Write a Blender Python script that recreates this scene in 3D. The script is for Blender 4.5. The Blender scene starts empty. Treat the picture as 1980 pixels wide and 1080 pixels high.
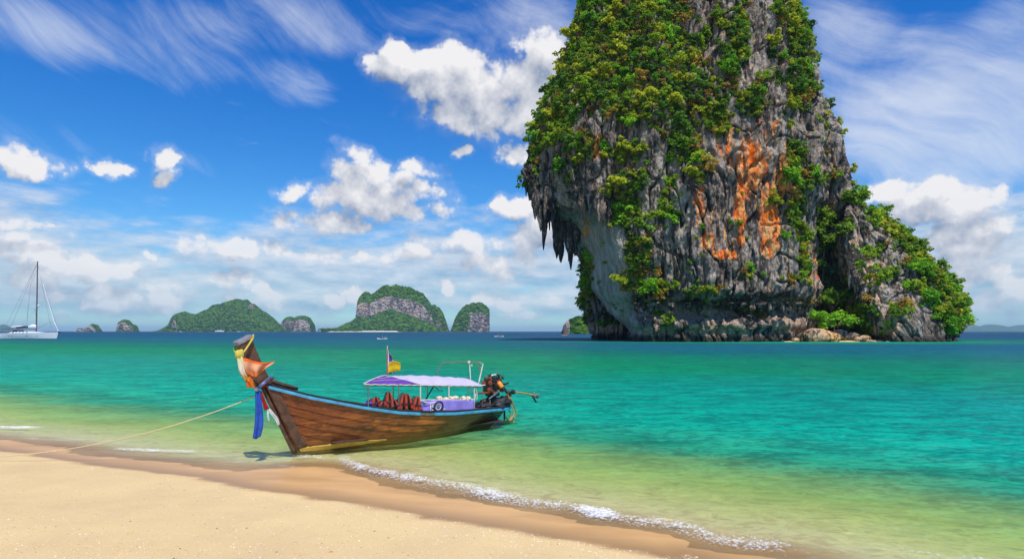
import bpy, bmesh, math, random
import numpy as np
from mathutils import Vector, Matrix
random.seed(7); RNG = np.random.default_rng(11)
R = math.radians
SC = bpy.context.scene
COL = SC.collection

# ------------------------------------------------------------------ camera
F = 1150.0; CAMZ = 2.8; HOR = 640.0
cd = bpy.data.cameras.new('camera'); cam = bpy.data.objects.new('camera', cd); COL.objects.link(cam)
cam.location = (0, 0, CAMZ); cam.rotation_euler = (R(90), 0, 0)
cd.sensor_width = 36; cd.lens = F / 1980 * 36; cd.shift_y = (HOR - 540) / 1980
cd.clip_start = 0.1; cd.clip_end = 60000
SC.camera = cam

def P(px, py, d):
    return ((px - 990) / F * d, d, CAMZ + (HOR - py) / F * d)

# ------------------------------------------------------------------ node helper
class NT:
    def __init__(s, tree): s.t = tree; s.n = tree.nodes; s.l = tree.links
    def new(s, typ, **kw):
        n = s.n.new(typ)
        for k, v in kw.items():
            setattr(n, k, v)
        return n
    def put(s, sock, v):
        if v is None: return
        if isinstance(v, bpy.types.NodeSocket): s.l.new(v, sock)
        else:
            try: sock.default_value = v
            except Exception: sock.default_value = (v[0], v[1], v[2], 1.0)
    def m(s, op, a, b=None, c=None, clamp=False):
        n = s.new('ShaderNodeMath', operation=op); n.use_clamp = clamp
        for i, v in enumerate((a, b, c)): s.put(n.inputs[i], v)
        return n.outputs[0]
    def v(s, op, a, b=None, c=None):
        n = s.new('ShaderNodeVectorMath', operation=op)
        s.put(n.inputs[0], a); s.put(n.inputs[1], b)
        if c is not None: s.put(n.inputs[2], c)
        return n.outputs['Value'] if op in ('DOT_PRODUCT', 'LENGTH', 'DISTANCE') else n.outputs[0]
    def scale(s, a, f):
        n = s.new('ShaderNodeVectorMath', operation='SCALE'); s.put(n.inputs[0], a); s.put(n.inputs['Scale'], f); return n.outputs[0]
    def noise(s, vec, scale=1., detail=4., rough=.5, dist=0., col=False):
        n = s.new('ShaderNodeTexNoise'); s.put(n.inputs['Vector'], vec)
        n.inputs['Scale'].default_value = scale; n.inputs['Detail'].default_value = detail
        n.inputs['Roughness'].default_value = rough; n.inputs['Distortion'].default_value = dist
        return n.outputs['Color' if col else 'Fac']
    def voro(s, vec, scale=1., feature='F1', detail=0., rough=.5, out='Distance'):
        n = s.new('ShaderNodeTexVoronoi', feature=feature); s.put(n.inputs['Vector'], vec)
        n.inputs['Scale'].default_value = scale
        n.inputs['Detail'].default_value = detail; n.inputs['Roughness'].default_value = rough
        return n.outputs[out]
    def mix(s, f, a, b, mode='MIX'):
        n = s.new('ShaderNodeMix', data_type='RGBA', blend_type=mode)
        s.put(n.inputs[0], f); s.put(n.inputs[6], a); s.put(n.inputs[7], b); return n.outputs[2]
    def ss(s, x, lo, hi):
        n = s.new('ShaderNodeMapRange', interpolation_type='SMOOTHSTEP')
        s.put(n.inputs['Value'], x); s.put(n.inputs['From Min'], lo); s.put(n.inputs['From Max'], hi)
        return n.outputs[0]
    def ramp(s, x, pts, interp='LINEAR'):
        n = s.new('ShaderNodeValToRGB'); cr = n.color_ramp; cr.interpolation = interp
        while len(cr.elements) < len(pts): cr.elements.new(0.5)
        for e, (p, c) in zip(cr.elements, pts):
            e.position = p; e.color = (c[0], c[1], c[2], 1) if hasattr(c, '__len__') else (c, c, c, 1)
        s.put(n.inputs[0], x); return n.outputs[0]
    def attr(s, name, typ='GEOMETRY', out='Fac'):
        n = s.new('ShaderNodeAttribute', attribute_name=name, attribute_type=typ); return n.outputs[out]
    def sep(s, v):
        n = s.new('ShaderNodeSeparateXYZ'); s.put(n.inputs[0], v); return n.outputs
    def comb(s, x, y, z):
        n = s.new('ShaderNodeCombineXYZ')
        for i, q in enumerate((x, y, z)): s.put(n.inputs[i], q)
        return n.outputs[0]

def srgb(r, g, b):
    f = lambda c: (c / 255 / 12.92) if c / 255 <= .04045 else ((c / 255 + .055) / 1.055) ** 2.4
    return (f(r), f(g), f(b))

# ------------------------------------------------------------------ world: sky and clouds
SUN_EL, SUN_AZ = R(62), R(164)          # azimuth measured clockwise from +Y
SKY = 0.1
w = bpy.data.worlds.new('World'); SC.world = w; w.use_nodes = True
t = NT(w.node_tree); t.n.clear()
sky = t.new('ShaderNodeTexSky', sky_type='NISHITA'); sky.sun_disc = False
sky.sun_elevation = SUN_EL; sky.sun_rotation = SUN_AZ; sky.air_density = 1.0; sky.dust_density = .3; sky.ozone_density = 2.0
dirv = t.new('ShaderNodeTexCoord').outputs['Generated']
dirv = t.v('NORMALIZE', dirv)
dx, dy, dz = t.sep(dirv)
az = t.m('ARCTAN2', dx, dy)
el = t.m('ARCSINE', dz)
def ae(px, py):
    a = math.atan((px - 990) / F); return a, math.atan((HOR - py) / F * math.cos(a))

def blob_group(name, blobs, noise_k, warp):
    g = bpy.data.node_groups.new(name, 'ShaderNodeTree')
    g.interface.new_socket('P', in_out='INPUT', socket_type='NodeSocketVector')
    g.interface.new_socket('D', in_out='INPUT', socket_type='NodeSocketVector')
    g.interface.new_socket('F', in_out='OUTPUT', socket_type='NodeSocketFloat')
    q = NT(g); gi = q.new('NodeGroupInput'); go = q.new('NodeGroupOutput')
    p, dd = gi.outputs['P'], gi.outputs['D']
    wn = q.noise(dd, 11, 6, .6, col=True)
    wn = q.scale(q.v('SUBTRACT', wn, (.5, .5, .5)), warp)
    pw = q.v('ADD', p, q.v('MULTIPLY', wn, (1, .55, 0)))
    cur = None
    for (cx, cy, rx, ry, wt) in blobs:
        a, e = ae(cx, cy); rx = rx / F * math.cos(a) ** 2; ry = ry / F * math.cos(a)
        vv = q.v('MULTIPLY_ADD', pw, (1 / rx, 1 / ry, 0), (-a / rx, -e / ry, 0))
        d2 = q.v('DOT_PRODUCT', vv, vv)
        f = q.m('MULTIPLY_ADD', d2, -wt, wt)
        cur = f if cur is None else q.m('SMOOTH_MAX', cur, f, .25)
    cur = q.m('MAXIMUM', cur, -1.2)
    n1 = q.noise(dd, 9.5, 9, .60)
    vd = q.voro(dd, 22, 'F1', 3.0, .55)
    nn = q.m('ADD', q.m('MULTIPLY', q.m('SUBTRACT', n1, .5), noise_k), q.m('MULTIPLY', q.m('SUBTRACT', .45, vd), noise_k * .33))
    q.put(go.inputs['F'], q.m('ADD', cur, nn))
    return g

CUM = [  # cumulus seen over the bay: px, py, rx, ry, weight
 (880,158,150,62,1.3),(760,125,62,42,1.2),(990,185,150,80,1.25),(940,225,160,55,1.0),(1045,100,70,50,1.0),(1120,150,120,90,1.0),
 (1010,292,52,28,1.0),(900,294,34,15,.9),(990,405,48,32,1.1),(1080,430,90,60,.8),
 (60,318,95,34,1.15),(20,300,50,36,1.0),(120,335,42,22,.9),(210,334,42,22,1.0),(312,312,36,34,1.1),(325,345,34,26,1.0),
 (560,368,46,30,1.1),(690,350,72,50,.95),(700,385,160,45,1.05),(800,370,80,48,.9),(820,332,52,24,1.0),(650,432,120,25,1.1),(820,405,70,24,.9),(690,290,40,22,.7),
 (50,445,70,18,.9),
 (1790,390,110,48,1.2),(1870,400,80,60,1.1),(1950,435,70,36,1.0),(1720,375,55,28,1.0),(1900,500,130,40,.7),
 (1900,530,90,34,.9),(1970,560,80,50,.9),
 (230,590,60,36,1.0),(325,590,54,32,1.1),(205,570,30,24,.9),(520,585,46,34,1.0),(640,588,46,20,1.0),(690,582,40,24,1.0),(865,550,32,20,1.0),(935,575,60,18,.9),(1000,585,50,22,.8),(415,578,18,14,.9),
 (90,500,90,26,.9),(170,520,110,28,.7),(500,560,30,30,.8),(280,498,26,14,.8),
 (620,385,90,40,.9),(740,400,150,36,1.0),(700,330,60,40,.8),(590,425,70,22,.9),(410,480,90,24,.8),(500,478,90,26,.8),(600,492,90,22,.75),(710,505,80,18,.75),(820,500,110,24,.75),(900,470,90,26,.75),(960,510,120,36,.8),(1040,480,70,40,.8),(60,535,100,30,.8),(120,560,90,18,.7),(430,540,70,30,.8),(330,560,60,22,.7),(560,610,70,14,.8),(760,600,60,14,.7),(1010,610,60,14,.8),(1080,590,60,20,.8),(20,470,60,24,.8),(1830,470,110,30,.8),(1960,620,70,18,.7),(1900,590,60,26,.8),(440,610,60,14,.7),(140,600,40,16,.7),
]
gc = blob_group('cumulus_field', CUM, 2.3, .13)
def grp(g, p, d):
    n = t.new('ShaderNodeGroup'); n.node_tree = g; t.put(n.inputs[0], p); t.put(n.inputs[1], d); return n.outputs[0]
pp = t.comb(az, el, 0.)
f0 = grp(gc, pp, dirv)
f1 = grp(gc, t.v('ADD', pp, (.010, .030, 0)), t.v('ADD', dirv, (.010, 0, .030)))
# generic broken cloud everywhere else, thicker towards the horizon
ds = t.v('MULTIPLY', dirv, (1, 1, 3.4))
def generic(dd, e):
    n = t.m('ADD', t.m('MULTIPLY', t.noise(dd, 5.2, 9, .58), .72), t.m('MULTIPLY', t.noise(dd, 17, 5, .6), .28))
    band = t.m('MULTIPLY', t.ss(e, .0, .05), t.m('SUBTRACT', 1., t.ss(e, .09, .26)))
    return t.m('ADD', t.m('MULTIPLY', t.m('SUBTRACT', n, .5), 3.6), t.m('MULTIPLY_ADD', band, 1.35, -.62))
g0 = generic(ds, el); g1 = generic(t.v('ADD', ds, (0, 0, .05)), t.m('ADD', el, .012))
core = t.m('MULTIPLY', t.ss(f0, -.24, .34), t.m('MULTIPLY_ADD', t.ss(el, .05, .22), .22, .78)); veil = t.m('MULTIPLY', t.ss(f0, -.90, .30), .22)
cov = t.m('MAXIMUM', core, veil)
gcov = t.m('MULTIPLY', t.ss(g0, -.25, .65), .78)
lit = t.m('MULTIPLY_ADD', t.m('SUBTRACT', f0, f1), .62, .56, clamp=True)
glit = t.m('MULTIPLY_ADD', t.m('SUBTRACT', g0, g1), 1.0, .62, clamp=True)
CG = srgb(126, 146, 178); CW = srgb(246, 245, 247)
ccol = t.mix(lit, CG, CW); gcol = t.mix(glit, srgb(132, 168, 204), srgb(232, 236, 244))
# cirrus
wv = t.v('ADD', pp, t.scale(t.v('SUBTRACT', t.noise(dirv, 2.4, 3, .45, col=True), (.5, .5, .5)), .30))
def rot(v, a):
    n = t.new('ShaderNodeVectorRotate', rotation_type='Z_AXIS'); t.put(n.inputs['Vector'], v); n.inputs['Angle'].default_value = a; return n.outputs[0]
cn = t.m('ADD', t.m('MULTIPLY', t.noise(t.v('MULTIPLY', rot(wv, R(28)), (3.2, 15, 1)), 1.3, 9, .62, .25), .62), t.m('MULTIPLY', t.noise(dirv, 5, 8, .62, .6), .38))
CIR = [(60,40,130,50,.85),(330,60,190,75,.75),(400,15,130,40,.9),(620,20,170,50,.8),(600,150,70,32,.85),(560,120,120,35,.7),(800,20,90,24,.6),(1000,15,140,40,.7),
       (1780,240,260,130,1.25),(1900,290,170,90,1.2),(1640,120,110,130,.8),(1760,95,60,40,.8),(1930,60,90,50,.7),(1650,360,60,70,.6),(120,280,160,40,.4),(350,300,160,30,.4)]
ci = None
for (cx, cy, rx, ry, wt) in CIR:
    a, e = ae(cx, cy); rx = rx / F * math.cos(a) ** 2; ry = ry / F * math.cos(a)
    vv = t.v('MULTIPLY_ADD', t.v('ADD', t.v('MULTIPLY', wv, (.35, .35, 0)), t.v('MULTIPLY', pp, (.65, .65, 0))), (1 / rx, 1 / ry, 0), (-a / rx, -e / ry, 0))
    f = t.m('MULTIPLY_ADD', t.v('DOT_PRODUCT', vv, vv), -wt * .5, wt)
    ci = f if ci is None else t.m('SMOOTH_MAX', ci, f, .3)
outside = t.m('MULTIPLY', t.ss(t.m('ABSOLUTE', az), .72, 1.1), .45)
ci = t.m('MAXIMUM', ci, outside)
cirrus = t.m('MULTIPLY', t.ss(t.m('ADD', t.m('MULTIPLY', ci, .62), t.m('MULTIPLY', t.m('SUBTRACT', cn, .5), 1.8)), .12, 1.10), .80)
cirrus = t.m('MULTIPLY', cirrus, t.ss(el, .10, .2))
# clear sky: Nishita, deepened in saturation as the photograph is
hs = t.new('ShaderNodeHueSaturation'); hs.inputs['Saturation'].default_value = 1.3; t.put(hs.inputs['Color'], sky.outputs[0])
deep = t.mix(t.ss(el, .0, .5), (.80, 1.25, 1.48, 1), (.26, .98, 1.62, 1))
base = t.mix(1., hs.outputs[0], deep, 'MULTIPLY')
inv = 1 / SKY
def br(c, k=1.0): return t.scale(c, inv * k)
c1 = t.mix(cirrus, base, br(srgb(236, 241, 248)))
c2 = t.mix(gcov, c1, br(gcol, .92))
c3 = t.mix(cov, c2, br(ccol, .97))
# far haze bank right at the horizon
c4 = t.mix(t.m('MULTIPLY', t.m('SUBTRACT', 1., t.ss(el, .0, .10)), .45), c3, br(srgb(150, 190, 222)))
bg = t.new('ShaderNodeBackground'); bg.inputs['Strength'].default_value = SKY
t.put(bg.inputs['Color'], c4)
t.l.new(bg.outputs[0], t.new('ShaderNodeOutputWorld').inputs['Surface'])
w.cycles.sampling_method = 'MANUAL'; w.cycles.sample_map_resolution = 512

sd = bpy.data.lights.new('sun', 'SUN'); sun = bpy.data.objects.new('sun', sd); COL.objects.link(sun)
sd.energy = 4.8; sd.angle = R(.53); sd.color = (1, .965, .90)
sv = Vector((math.sin(SUN_AZ) * math.cos(SUN_EL), math.cos(SUN_AZ) * math.cos(SUN_EL), math.sin(SUN_EL)))
sun.rotation_euler = sv.to_track_quat('Z', 'Y').to_euler(); sun.location = (0, 0, 300)
SC.view_settings.view_transform = 'Standard'; SC.view_settings.look = 'None'
SC.view_settings.exposure = 0.0; SC.view_settings.gamma = 1; SC.view_settings.use_curve_mapping = False
SC.cycles.max_bounces = 6; SC.cycles.transparent_max_bounces = 10; SC.cycles.diffuse_bounces = 3
SC.cycles.caustics_reflective = False; SC.cycles.caustics_refractive = False

# ------------------------------------------------------------------ numpy noise
_pt = RNG.permutation(256); PT = np.concatenate([_pt, _pt, _pt])
_g = RNG.normal(size=(256, 3)); GR = _g / np.linalg.norm(_g, axis=1, keepdims=True)
def perlin(x, y, z):
    xi, yi, zi = np.floor(x).astype(int), np.floor(y).astype(int), np.floor(z).astype(int)
    xf, yf, zf = x - xi, y - yi, z - zi
    u, v, w_ = [f * f * f * (f * (f * 6 - 15) + 10) for f in (xf, yf, zf)]
    def g(i, j, k):
        h = PT[PT[PT[(xi + i) & 255] + ((yi + j) & 255)] + ((zi + k) & 255)]
        G = GR[h]; return G[..., 0] * (xf - i) + G[..., 1] * (yf - j) + G[..., 2] * (zf - k)
    l = lambda a, b, t_: a + (b - a) * t_
    return 1.6 * l(l(l(g(0,0,0), g(1,0,0), u), l(g(0,1,0), g(1,1,0), u), v), l(l(g(0,0,1), g(1,0,1), u), l(g(0,1,1), g(1,1,1), u), v), w_)
def fbm(x, y, z, o=4, gain=.5):
    s = 0; a = 1; f = 1
    for _ in range(o):
        s = s + a * perlin(x * f + 7.3 * f, y * f + 1.7, z * f + 3.1); a *= gain; f *= 2.03
    return s
def ridged(x, y, z, o=4):
    s = 0; a = 1; f = 1
    for _ in range(o):
        s = s + a * (1 - 2 * np.abs(perlin(x * f + 5.1, y * f + 9.7 * f, z * f))); a *= .5; f *= 2.1
    return s
sstep = lambda x, a, b: (lambda q: q * q * (3 - 2 * q))(np.clip((x - a) / (b - a), 0, 1))

# ------------------------------------------------------------------ object helpers
def tag(o, label=None, cat=None, group=None, kind=None):
    if label: o['label'] = label
    if cat: o['category'] = cat
    if group: o['group'] = group
    if kind: o['kind'] = kind
    return o
def link(name, me, parent=None, mat=None):
    o = bpy.data.objects.new(name, me); COL.objects.link(o)
    if parent is not None: o.parent = parent
    if mat is not None and me is not None and not me.materials: me.materials.append(mat)
    return o
def empty(name, loc=(0, 0, 0), rz=0):
    o = bpy.data.objects.new(name, None); COL.objects.link(o); o.location = loc; o.rotation_euler = (0, 0, rz); return o
def mesh_np(name, V, Fc, smooth=True, attrs=None):
    me = bpy.data.meshes.new(name); V = np.asarray(V, dtype=np.float32); Fc = np.asarray(Fc, dtype=np.int32)
    n, k = Fc.shape
    me.vertices.add(len(V)); me.vertices.foreach_set('co', V.ravel())
    me.loops.add(n * k); me.loops.foreach_set('vertex_index', Fc.ravel())
    me.polygons.add(n); me.polygons.foreach_set('loop_start', np.arange(0, n * k, k, dtype=np.int32))
    me.polygons.foreach_set('loop_total', np.full(n, k, dtype=np.int32))
    me.polygons.foreach_set('use_smooth', np.full(n, smooth, dtype=bool))
    me.update(calc_edges=True)
    for a, v in (attrs or {}).items():
        at = me.attributes.new(a, 'FLOAT', 'POINT'); at.data.foreach_set('value', np.asarray(v, dtype=np.float32).ravel())
    return me
def gridfaces(nr, nc, wrap=False):
    i = np.arange(nr - 1)[:, None]; j = np.arange(nc if wrap else nc - 1)[None, :]
    j2 = (j + 1) % nc if wrap else j + 1
    a = i * nc + j; b = i * nc + j2; c = (i + 1) * nc + j2; d = (i + 1) * nc + j
    return np.stack([a, b, c, d], -1).reshape(-1, 4)
class MB:
    """collects simple shapes into one mesh"""
    def __init__(s): s.v = []; s.f = []
    def add(s, vs, fs):
        o = len(s.v); s.v += [tuple(v) for v in vs]; s.f += [tuple(i + o for i in f) for f in fs]; return s
    def box(s, c, size, rot=None):
        hx, hy, hz = [q / 2 for q in size]
        vs = [Vector((x, y, z)) for x in (-hx, hx) for y in (-hy, hy) for z in (-hz, hz)]
        if rot is not None: vs = [rot @ v for v in vs]
        c = Vector(c); vs = [v + c for v in vs]
        return s.add(vs, [(0,1,3,2),(4,6,7,5),(0,4,5,1),(2,3,7,6),(0,2,6,4),(1,5,7,3)])
    def tube(s, pts, r, n=8, cap=True):
        pts = [Vector(p) for p in pts]; rs = r if hasattr(r, '__len__') else [r] * len(pts)
        vs = []; fs = []; up = None
        for i, p in enumerate(pts):
            d = (pts[min(i + 1, len(pts) - 1)] - pts[max(i - 1, 0)])
            d = d.normalized() if d.length > 1e-9 else Vector((0, 0, 1))
            if up is None: up = d.orthogonal().normalized()
            up = (up - d * up.dot(d)); up = up.normalized() if up.length > 1e-6 else d.orthogonal().normalized()
            q = d.cross(up)
            for k in range(n):
                a = 2 * math.pi * k / n; vs.append(p + (up * math.cos(a) + q * math.sin(a)) * rs[i])
        for i in range(len(pts) - 1):
            for k in range(n):
                k2 = (k + 1) % n; fs.append((i*n+k, i*n+k2, (i+1)*n+k2, (i+1)*n+k))
        if cap: fs.append(tuple(range(n))[::-1]); fs.append(tuple(range((len(pts)-1)*n, len(pts)*n)))
        return s.add(vs, fs)
    def ball(s, c, r, n=10, m=7, jit=0.):
        rx, ry, rz = r if hasattr(r, '__len__') else (r, r, r); vs = []; fs = []
        for i in range(m + 1):
            th = math.pi * i / m
            for k in range(n):
                a = 2 * math.pi * k / n; j = 1 + random.uniform(-jit, jit)
                vs.append((c[0] + rx*math.sin(th)*math.cos(a)*j, c[1] + ry*math.sin(th)*math.sin(a)*j, c[2] + rz*math.cos(th)*j))
        for i in range(m):
            for k in range(n): k2 = (k+1) % n; fs.append((i*n+k, (i+1)*n+k, (i+1)*n+k2, i*n+k2))
        return s.add(vs, fs)
    def grid(s, rows, thick=0.):
        nr, nc = len(rows), len(rows[0]); vs = [v for r in rows for v in r]
        fs = [(i*nc+j, i*nc+j+1, (i+1)*nc+j+1, (i+1)*nc+j) for i in range(nr-1) for j in range(nc-1)]
        return s.add(vs, fs)
    def build(s, name, mat, parent=None, smooth=True, bevel=0., solid=0., sub=0):
        me = bpy.data.meshes.new(name); me.from_pydata([tuple(v) for v in s.v], [], s.f)
        bm = bmesh.new(); bm.from_mesh(me); bmesh.ops.remove_doubles(bm, verts=bm.verts, dist=1e-5)
        bmesh.ops.recalc_face_normals(bm, faces=bm.faces)
        if bevel: bmesh.ops.bevel(bm, geom=[e for e in bm.edges if len(e.link_faces) == 2 and e.calc_face_angle(0) > .6], offset=bevel, segments=2, affect='EDGES', profile=.6)
        bm.to_mesh(me); bm.free()
        for p in me.polygons: p.use_smooth = smooth
        if smooth: me.set_sharp_from_angle(angle=R(40))
        o = link(name, me, parent, mat)
        if solid: md = o.modifiers.new('solid', 'SOLIDIFY'); md.thickness = solid; md.offset = 0
        if sub: md = o.modifiers.new('sub', 'SUBSURF'); md.levels = md.render_levels = sub
        return o
def crom(pts, n, closed=False):
    """Catmull-Rom resampling of a polyline"""
    p = np.array(pts, float); N = len(p); out = []
    segs = N if closed else N - 1
    cnt = n if hasattr(n, '__len__') else [n] * segs
    for i in range(segs):
        if closed: a, b, c, d = p[(i-1) % N], p[i], p[(i+1) % N], p[(i+2) % N]
        else: a, b, c, d = p[max(i-1, 0)], p[i], p[i+1], p[min(i+2, N-1)]
        for k in range(cnt[i]):
            u = k / cnt[i]
            out.append(.5*((2*b) + (-a+c)*u + (2*a-5*b+4*c-d)*u*u + (-a+3*b-3*c+d)*u**3))
    if not closed: out.append(p[-1])
    return np.array(out)

# ------------------------------------------------------------------ materials
def mat(name):
    m = bpy.data.materials.new(name); m.use_nodes = True; q = NT(m.node_tree); q.n.clear()
    out = q.new('ShaderNodeOutputMaterial'); return m, q, out
def bsdf(q, out, col, rough=.6, metal=0., spec=.5, normal=None, trans=0.):
    b = q.new('ShaderNodeBsdfPrincipled'); q.put(b.inputs['Base Color'], col); q.put(b.inputs['Roughness'], rough)
    q.put(b.inputs['Metallic'], metal); q.put(b.inputs['Specular IOR Level'], spec)
    if normal is not None: q.put(b.inputs['Normal'], normal)
    sh = b.outputs[0]
    if trans:
        tr = q.new('ShaderNodeBsdfTranslucent'); q.put(tr.inputs[0], col); mx = q.new('ShaderNodeMixShader')
        mx.inputs[0].default_value = trans; q.l.new(sh, mx.inputs[1]); q.l.new(tr.outputs[0], mx.inputs[2]); sh = mx.outputs[0]
    q.l.new(sh, out.inputs['Surface']); return b
def bump(q, h, strength=.5, dist=.1, normal=None):
    n = q.new('ShaderNodeBump'); n.inputs['Strength'].default_value = strength; n.inputs['Distance'].default_value = dist
    q.put(n.inputs['Height'], h)
    if normal is not None: q.put(n.inputs['Normal'], normal)
    return n.outputs[0]
def simple(name, col, rough=.6, metal=0., var=.25, scale=8., trans=0., bmp=.15, dirt=None):
    """painted or worn plain material: base colour broken up by noise, roughness varied, light relief"""
    m, q, out = mat(name)
    oc = q.new('ShaderNodeTexCoord').outputs['Object']
    n = q.noise(oc, scale, 6, .65)
    c = q.mix(q.ss(n, .3, .7), tuple(x * (1 - var) for x in col) + (1,), tuple(min(1, x * (1 + var)) for x in col) + (1,))
    if dirt is not None: c = q.mix(q.m('MULTIPLY', q.ss(q.noise(oc, scale * .6, 8, .7), .52, .68), .75), c, tuple(dirt) + (1,))
    rg = q.m('MULTIPLY_ADD', q.m('SUBTRACT', n, .5), .35, rough, clamp=True)
    bsdf(q, out, c, rg, metal, .4, bump(q, q.noise(oc, scale * 5, 4), bmp, .01), trans)
    return m

# ================================================================== beach, sea bed and water
def dens(lo, hi, step, far_lo, far_hi, k=1.18):
    a = list(np.arange(lo, hi + step * .5, step)); s = step; x = a[-1]
    while x < far_hi: s *= k; x += s; a.append(x)
    s = step; x = a[0]; b = []
    while x > far_lo: s *= k; x -= s; b.append(x)
    return np.array(b[::-1] + a)
G = lambda px, py, z=0.: P(px, py, F * (CAMZ - z) / (py - HOR))[:2]
SHORE = [(-400,190),(-120,70),(-45,33),(-22,20),(-16.5,17)] + [G(0,846),G(110,856),G(220,876),G(340,890),G(480,902),G(600,896),G(700,905),G(800,934),G(900,956),G(1000,975),G(1100,988),G(1200,1006),G(1300,1026),G(1400,1050),G(1600,1086)] + [(6.5,3.5),(12,-2),(40,-25),(200,-150),(3000,-2500)]
WETL = [(-400,186),(-120,67),(-45,30),(-22,18)] + [G(0,872,.05),G(150,894,.06),G(340,916,.08),G(400,926,.08),G(480,946,.1),G(560,956,.1),G(640,966,.1),G(800,991,.1),G(960,1016,.1),G(1100,1040,.1),G(1300,1070,.1),G(1400,1090,.1)] + [(5,2.2),(10,-4),(36,-28),(200,-160),(3000,-2550)]
def shoreline(a, i, j): return np.array([tuple(p) for p in a[:i]] + [tuple(p) for p in crom(a[i:j], 8)] + [tuple(p) for p in a[j:]])
SHORE = shoreline(SHORE, 3, -3); WETL = shoreline(WETL, 3, -3)
def shoredist(X, Y, line):
    return np.abs(sdist(X, Y, line)) * np.where(Y > np.interp(X, line[:, 0], line[:, 1]), 1., -1.)
def sdist(X, Y, line):
    """signed distance, positive on the seaward side"""
    best = np.full(X.shape, 1e12); sg = np.ones(X.shape)
    for a, b in zip(line[:-1], line[1:]):
        d = b - a; L = d @ d
        if L < 1e-9: continue
        u = np.clip(((X - a[0]) * d[0] + (Y - a[1]) * d[1]) / L, 0, 1)
        ex, ey = X - a[0] - u * d[0], Y - a[1] - u * d[1]; q = ex * ex + ey * ey
        c = d[0] * (Y - a[1]) - d[1] * (X - a[0])
        mk = q < best; best = np.where(mk, q, best); sg = np.where(mk, np.sign(c), sg)
    return np.sqrt(best) * sg
def pdist(X, Y, line):
    return np.abs(sdist(X, Y, np.array(line)))

RY = 1150 / 1500.       # depth scale used for everything that stands beyond the bay
xs = dens(-15, 7.5, .085, -20000, 20000, 1.35); ys = dens(5.2, 15.5, .07, -800, 45000, 1.32)
X, Y = np.meshgrid(xs, ys); s_ = shoredist(X, Y, SHORE); wl = shoredist(X, Y, WETL)
land = np.clip(-s_, 0, None)
Z = np.where(s_ > 0, -np.minimum(s_ * .055, 1.2) - np.clip(s_ - 30, 0, 200) * .03, .045 * np.minimum(land, 14) + .012 * np.clip(land - 14, 0, 60))
near = (np.abs(X) < 40) & (Y > -10) & (Y < 60)
und = fbm(X * .35, Y * .35, X * 0, 4) * .035 + fbm(X * 1.6, Y * 1.6, X * 0, 3) * .006
Z = Z + np.where(near, und * sstep(-s_, .8, 4.), 0)
# small lip where the last wave stopped
Z = Z + np.where(near, .012 * np.exp(-((wl + .05) / .12) ** 2) * (1 + perlin(X * 2, Y * 2, X * 0)), 0)
wn = fbm(X * .9, Y * 2.2, X * 0 + 4, 4)
wet = np.where(near, sstep(wl + wn * .16, -.12, .10), (wl > 0) * 1.)
ground_me = mesh_np('sand', np.stack([X, Y, Z], -1).reshape(-1, 3), gridfaces(len(ys), len(xs)), True, {'wet': wet, 'shore': s_, 'wl': wl})

m, q, out = mat('sand'); M_SAND = m
pos = q.new('ShaderNodeNewGeometry').outputs['Position']; wt = q.attr('wet'); sh = q.attr('shore'); wla = q.attr('wl')
n1 = q.noise(pos, .55, 6, .6); n2 = q.noise(pos, 9, 5, .7); n3 = q.noise(pos, 90, 3, .7); n4 = q.noise(q.v('MULTIPLY', pos, (.35, 1.2, 1)), 1.3, 5, .6)
dry = q.mix(q.ss(n1, .3, .7), (.68, .485, .225, 1), (.60, .42, .20, 1))
dry = q.mix(q.m('MULTIPLY', q.ss(n2, .45, .75), .35), dry, (.66, .50, .32, 1))
dry = q.mix(q.m('MULTIPLY', q.ss(n3, .55, .75), .45), dry, (.36, .24, .14, 1))
wetc = q.mix(q.ss(n4, .35, .65), (.66, .38, .15, 1), (.50, .28, .11, 1))
edge = q.m('MULTIPLY', q.m('SUBTRACT', 1., q.ss(q.m('ADD', wla, q.m('MULTIPLY', q.m('SUBTRACT', n4, .5), .9)), .0, .75)), wt)
wetc = q.mix(q.m('MULTIPLY', edge, .6), wetc, (.20, .12, .062, 1))
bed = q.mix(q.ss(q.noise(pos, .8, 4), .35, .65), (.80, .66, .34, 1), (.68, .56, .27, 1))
caustic_paint = q.m('ADD', q.noise(q.v('MULTIPLY', pos, (1.6, 3.0, 0)), 1., 5, .7, .9), 0.)
bed = q.mix(q.m('MULTIPLY', q.m('ABSOLUTE', q.m('SUBTRACT', caustic_paint, .5)), 9., clamp=True), (.95, .86, .42, 1), bed)  # bright caustic light lines painted into the sea bed colour
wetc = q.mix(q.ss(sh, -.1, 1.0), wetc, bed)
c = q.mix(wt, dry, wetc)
rg = q.m('MULTIPLY_ADD', wt, -.46, .92)
hgt = q.m('ADD', q.m('MULTIPLY', n2, .5), q.m('MULTIPLY', n3, .5))
bm_ = q.new('ShaderNodeBump'); q.put(bm_.inputs['Height'], hgt); bm_.inputs['Distance'].default_value = .02
q.put(bm_.inputs['Strength'], q.m('MULTIPLY_ADD', wt, -.42, .5))
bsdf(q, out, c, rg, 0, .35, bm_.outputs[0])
tag(link('ground', ground_me, None, M_SAND), 'pale dry sand beach sloping to a wet orange strand', kind='structure')

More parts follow.
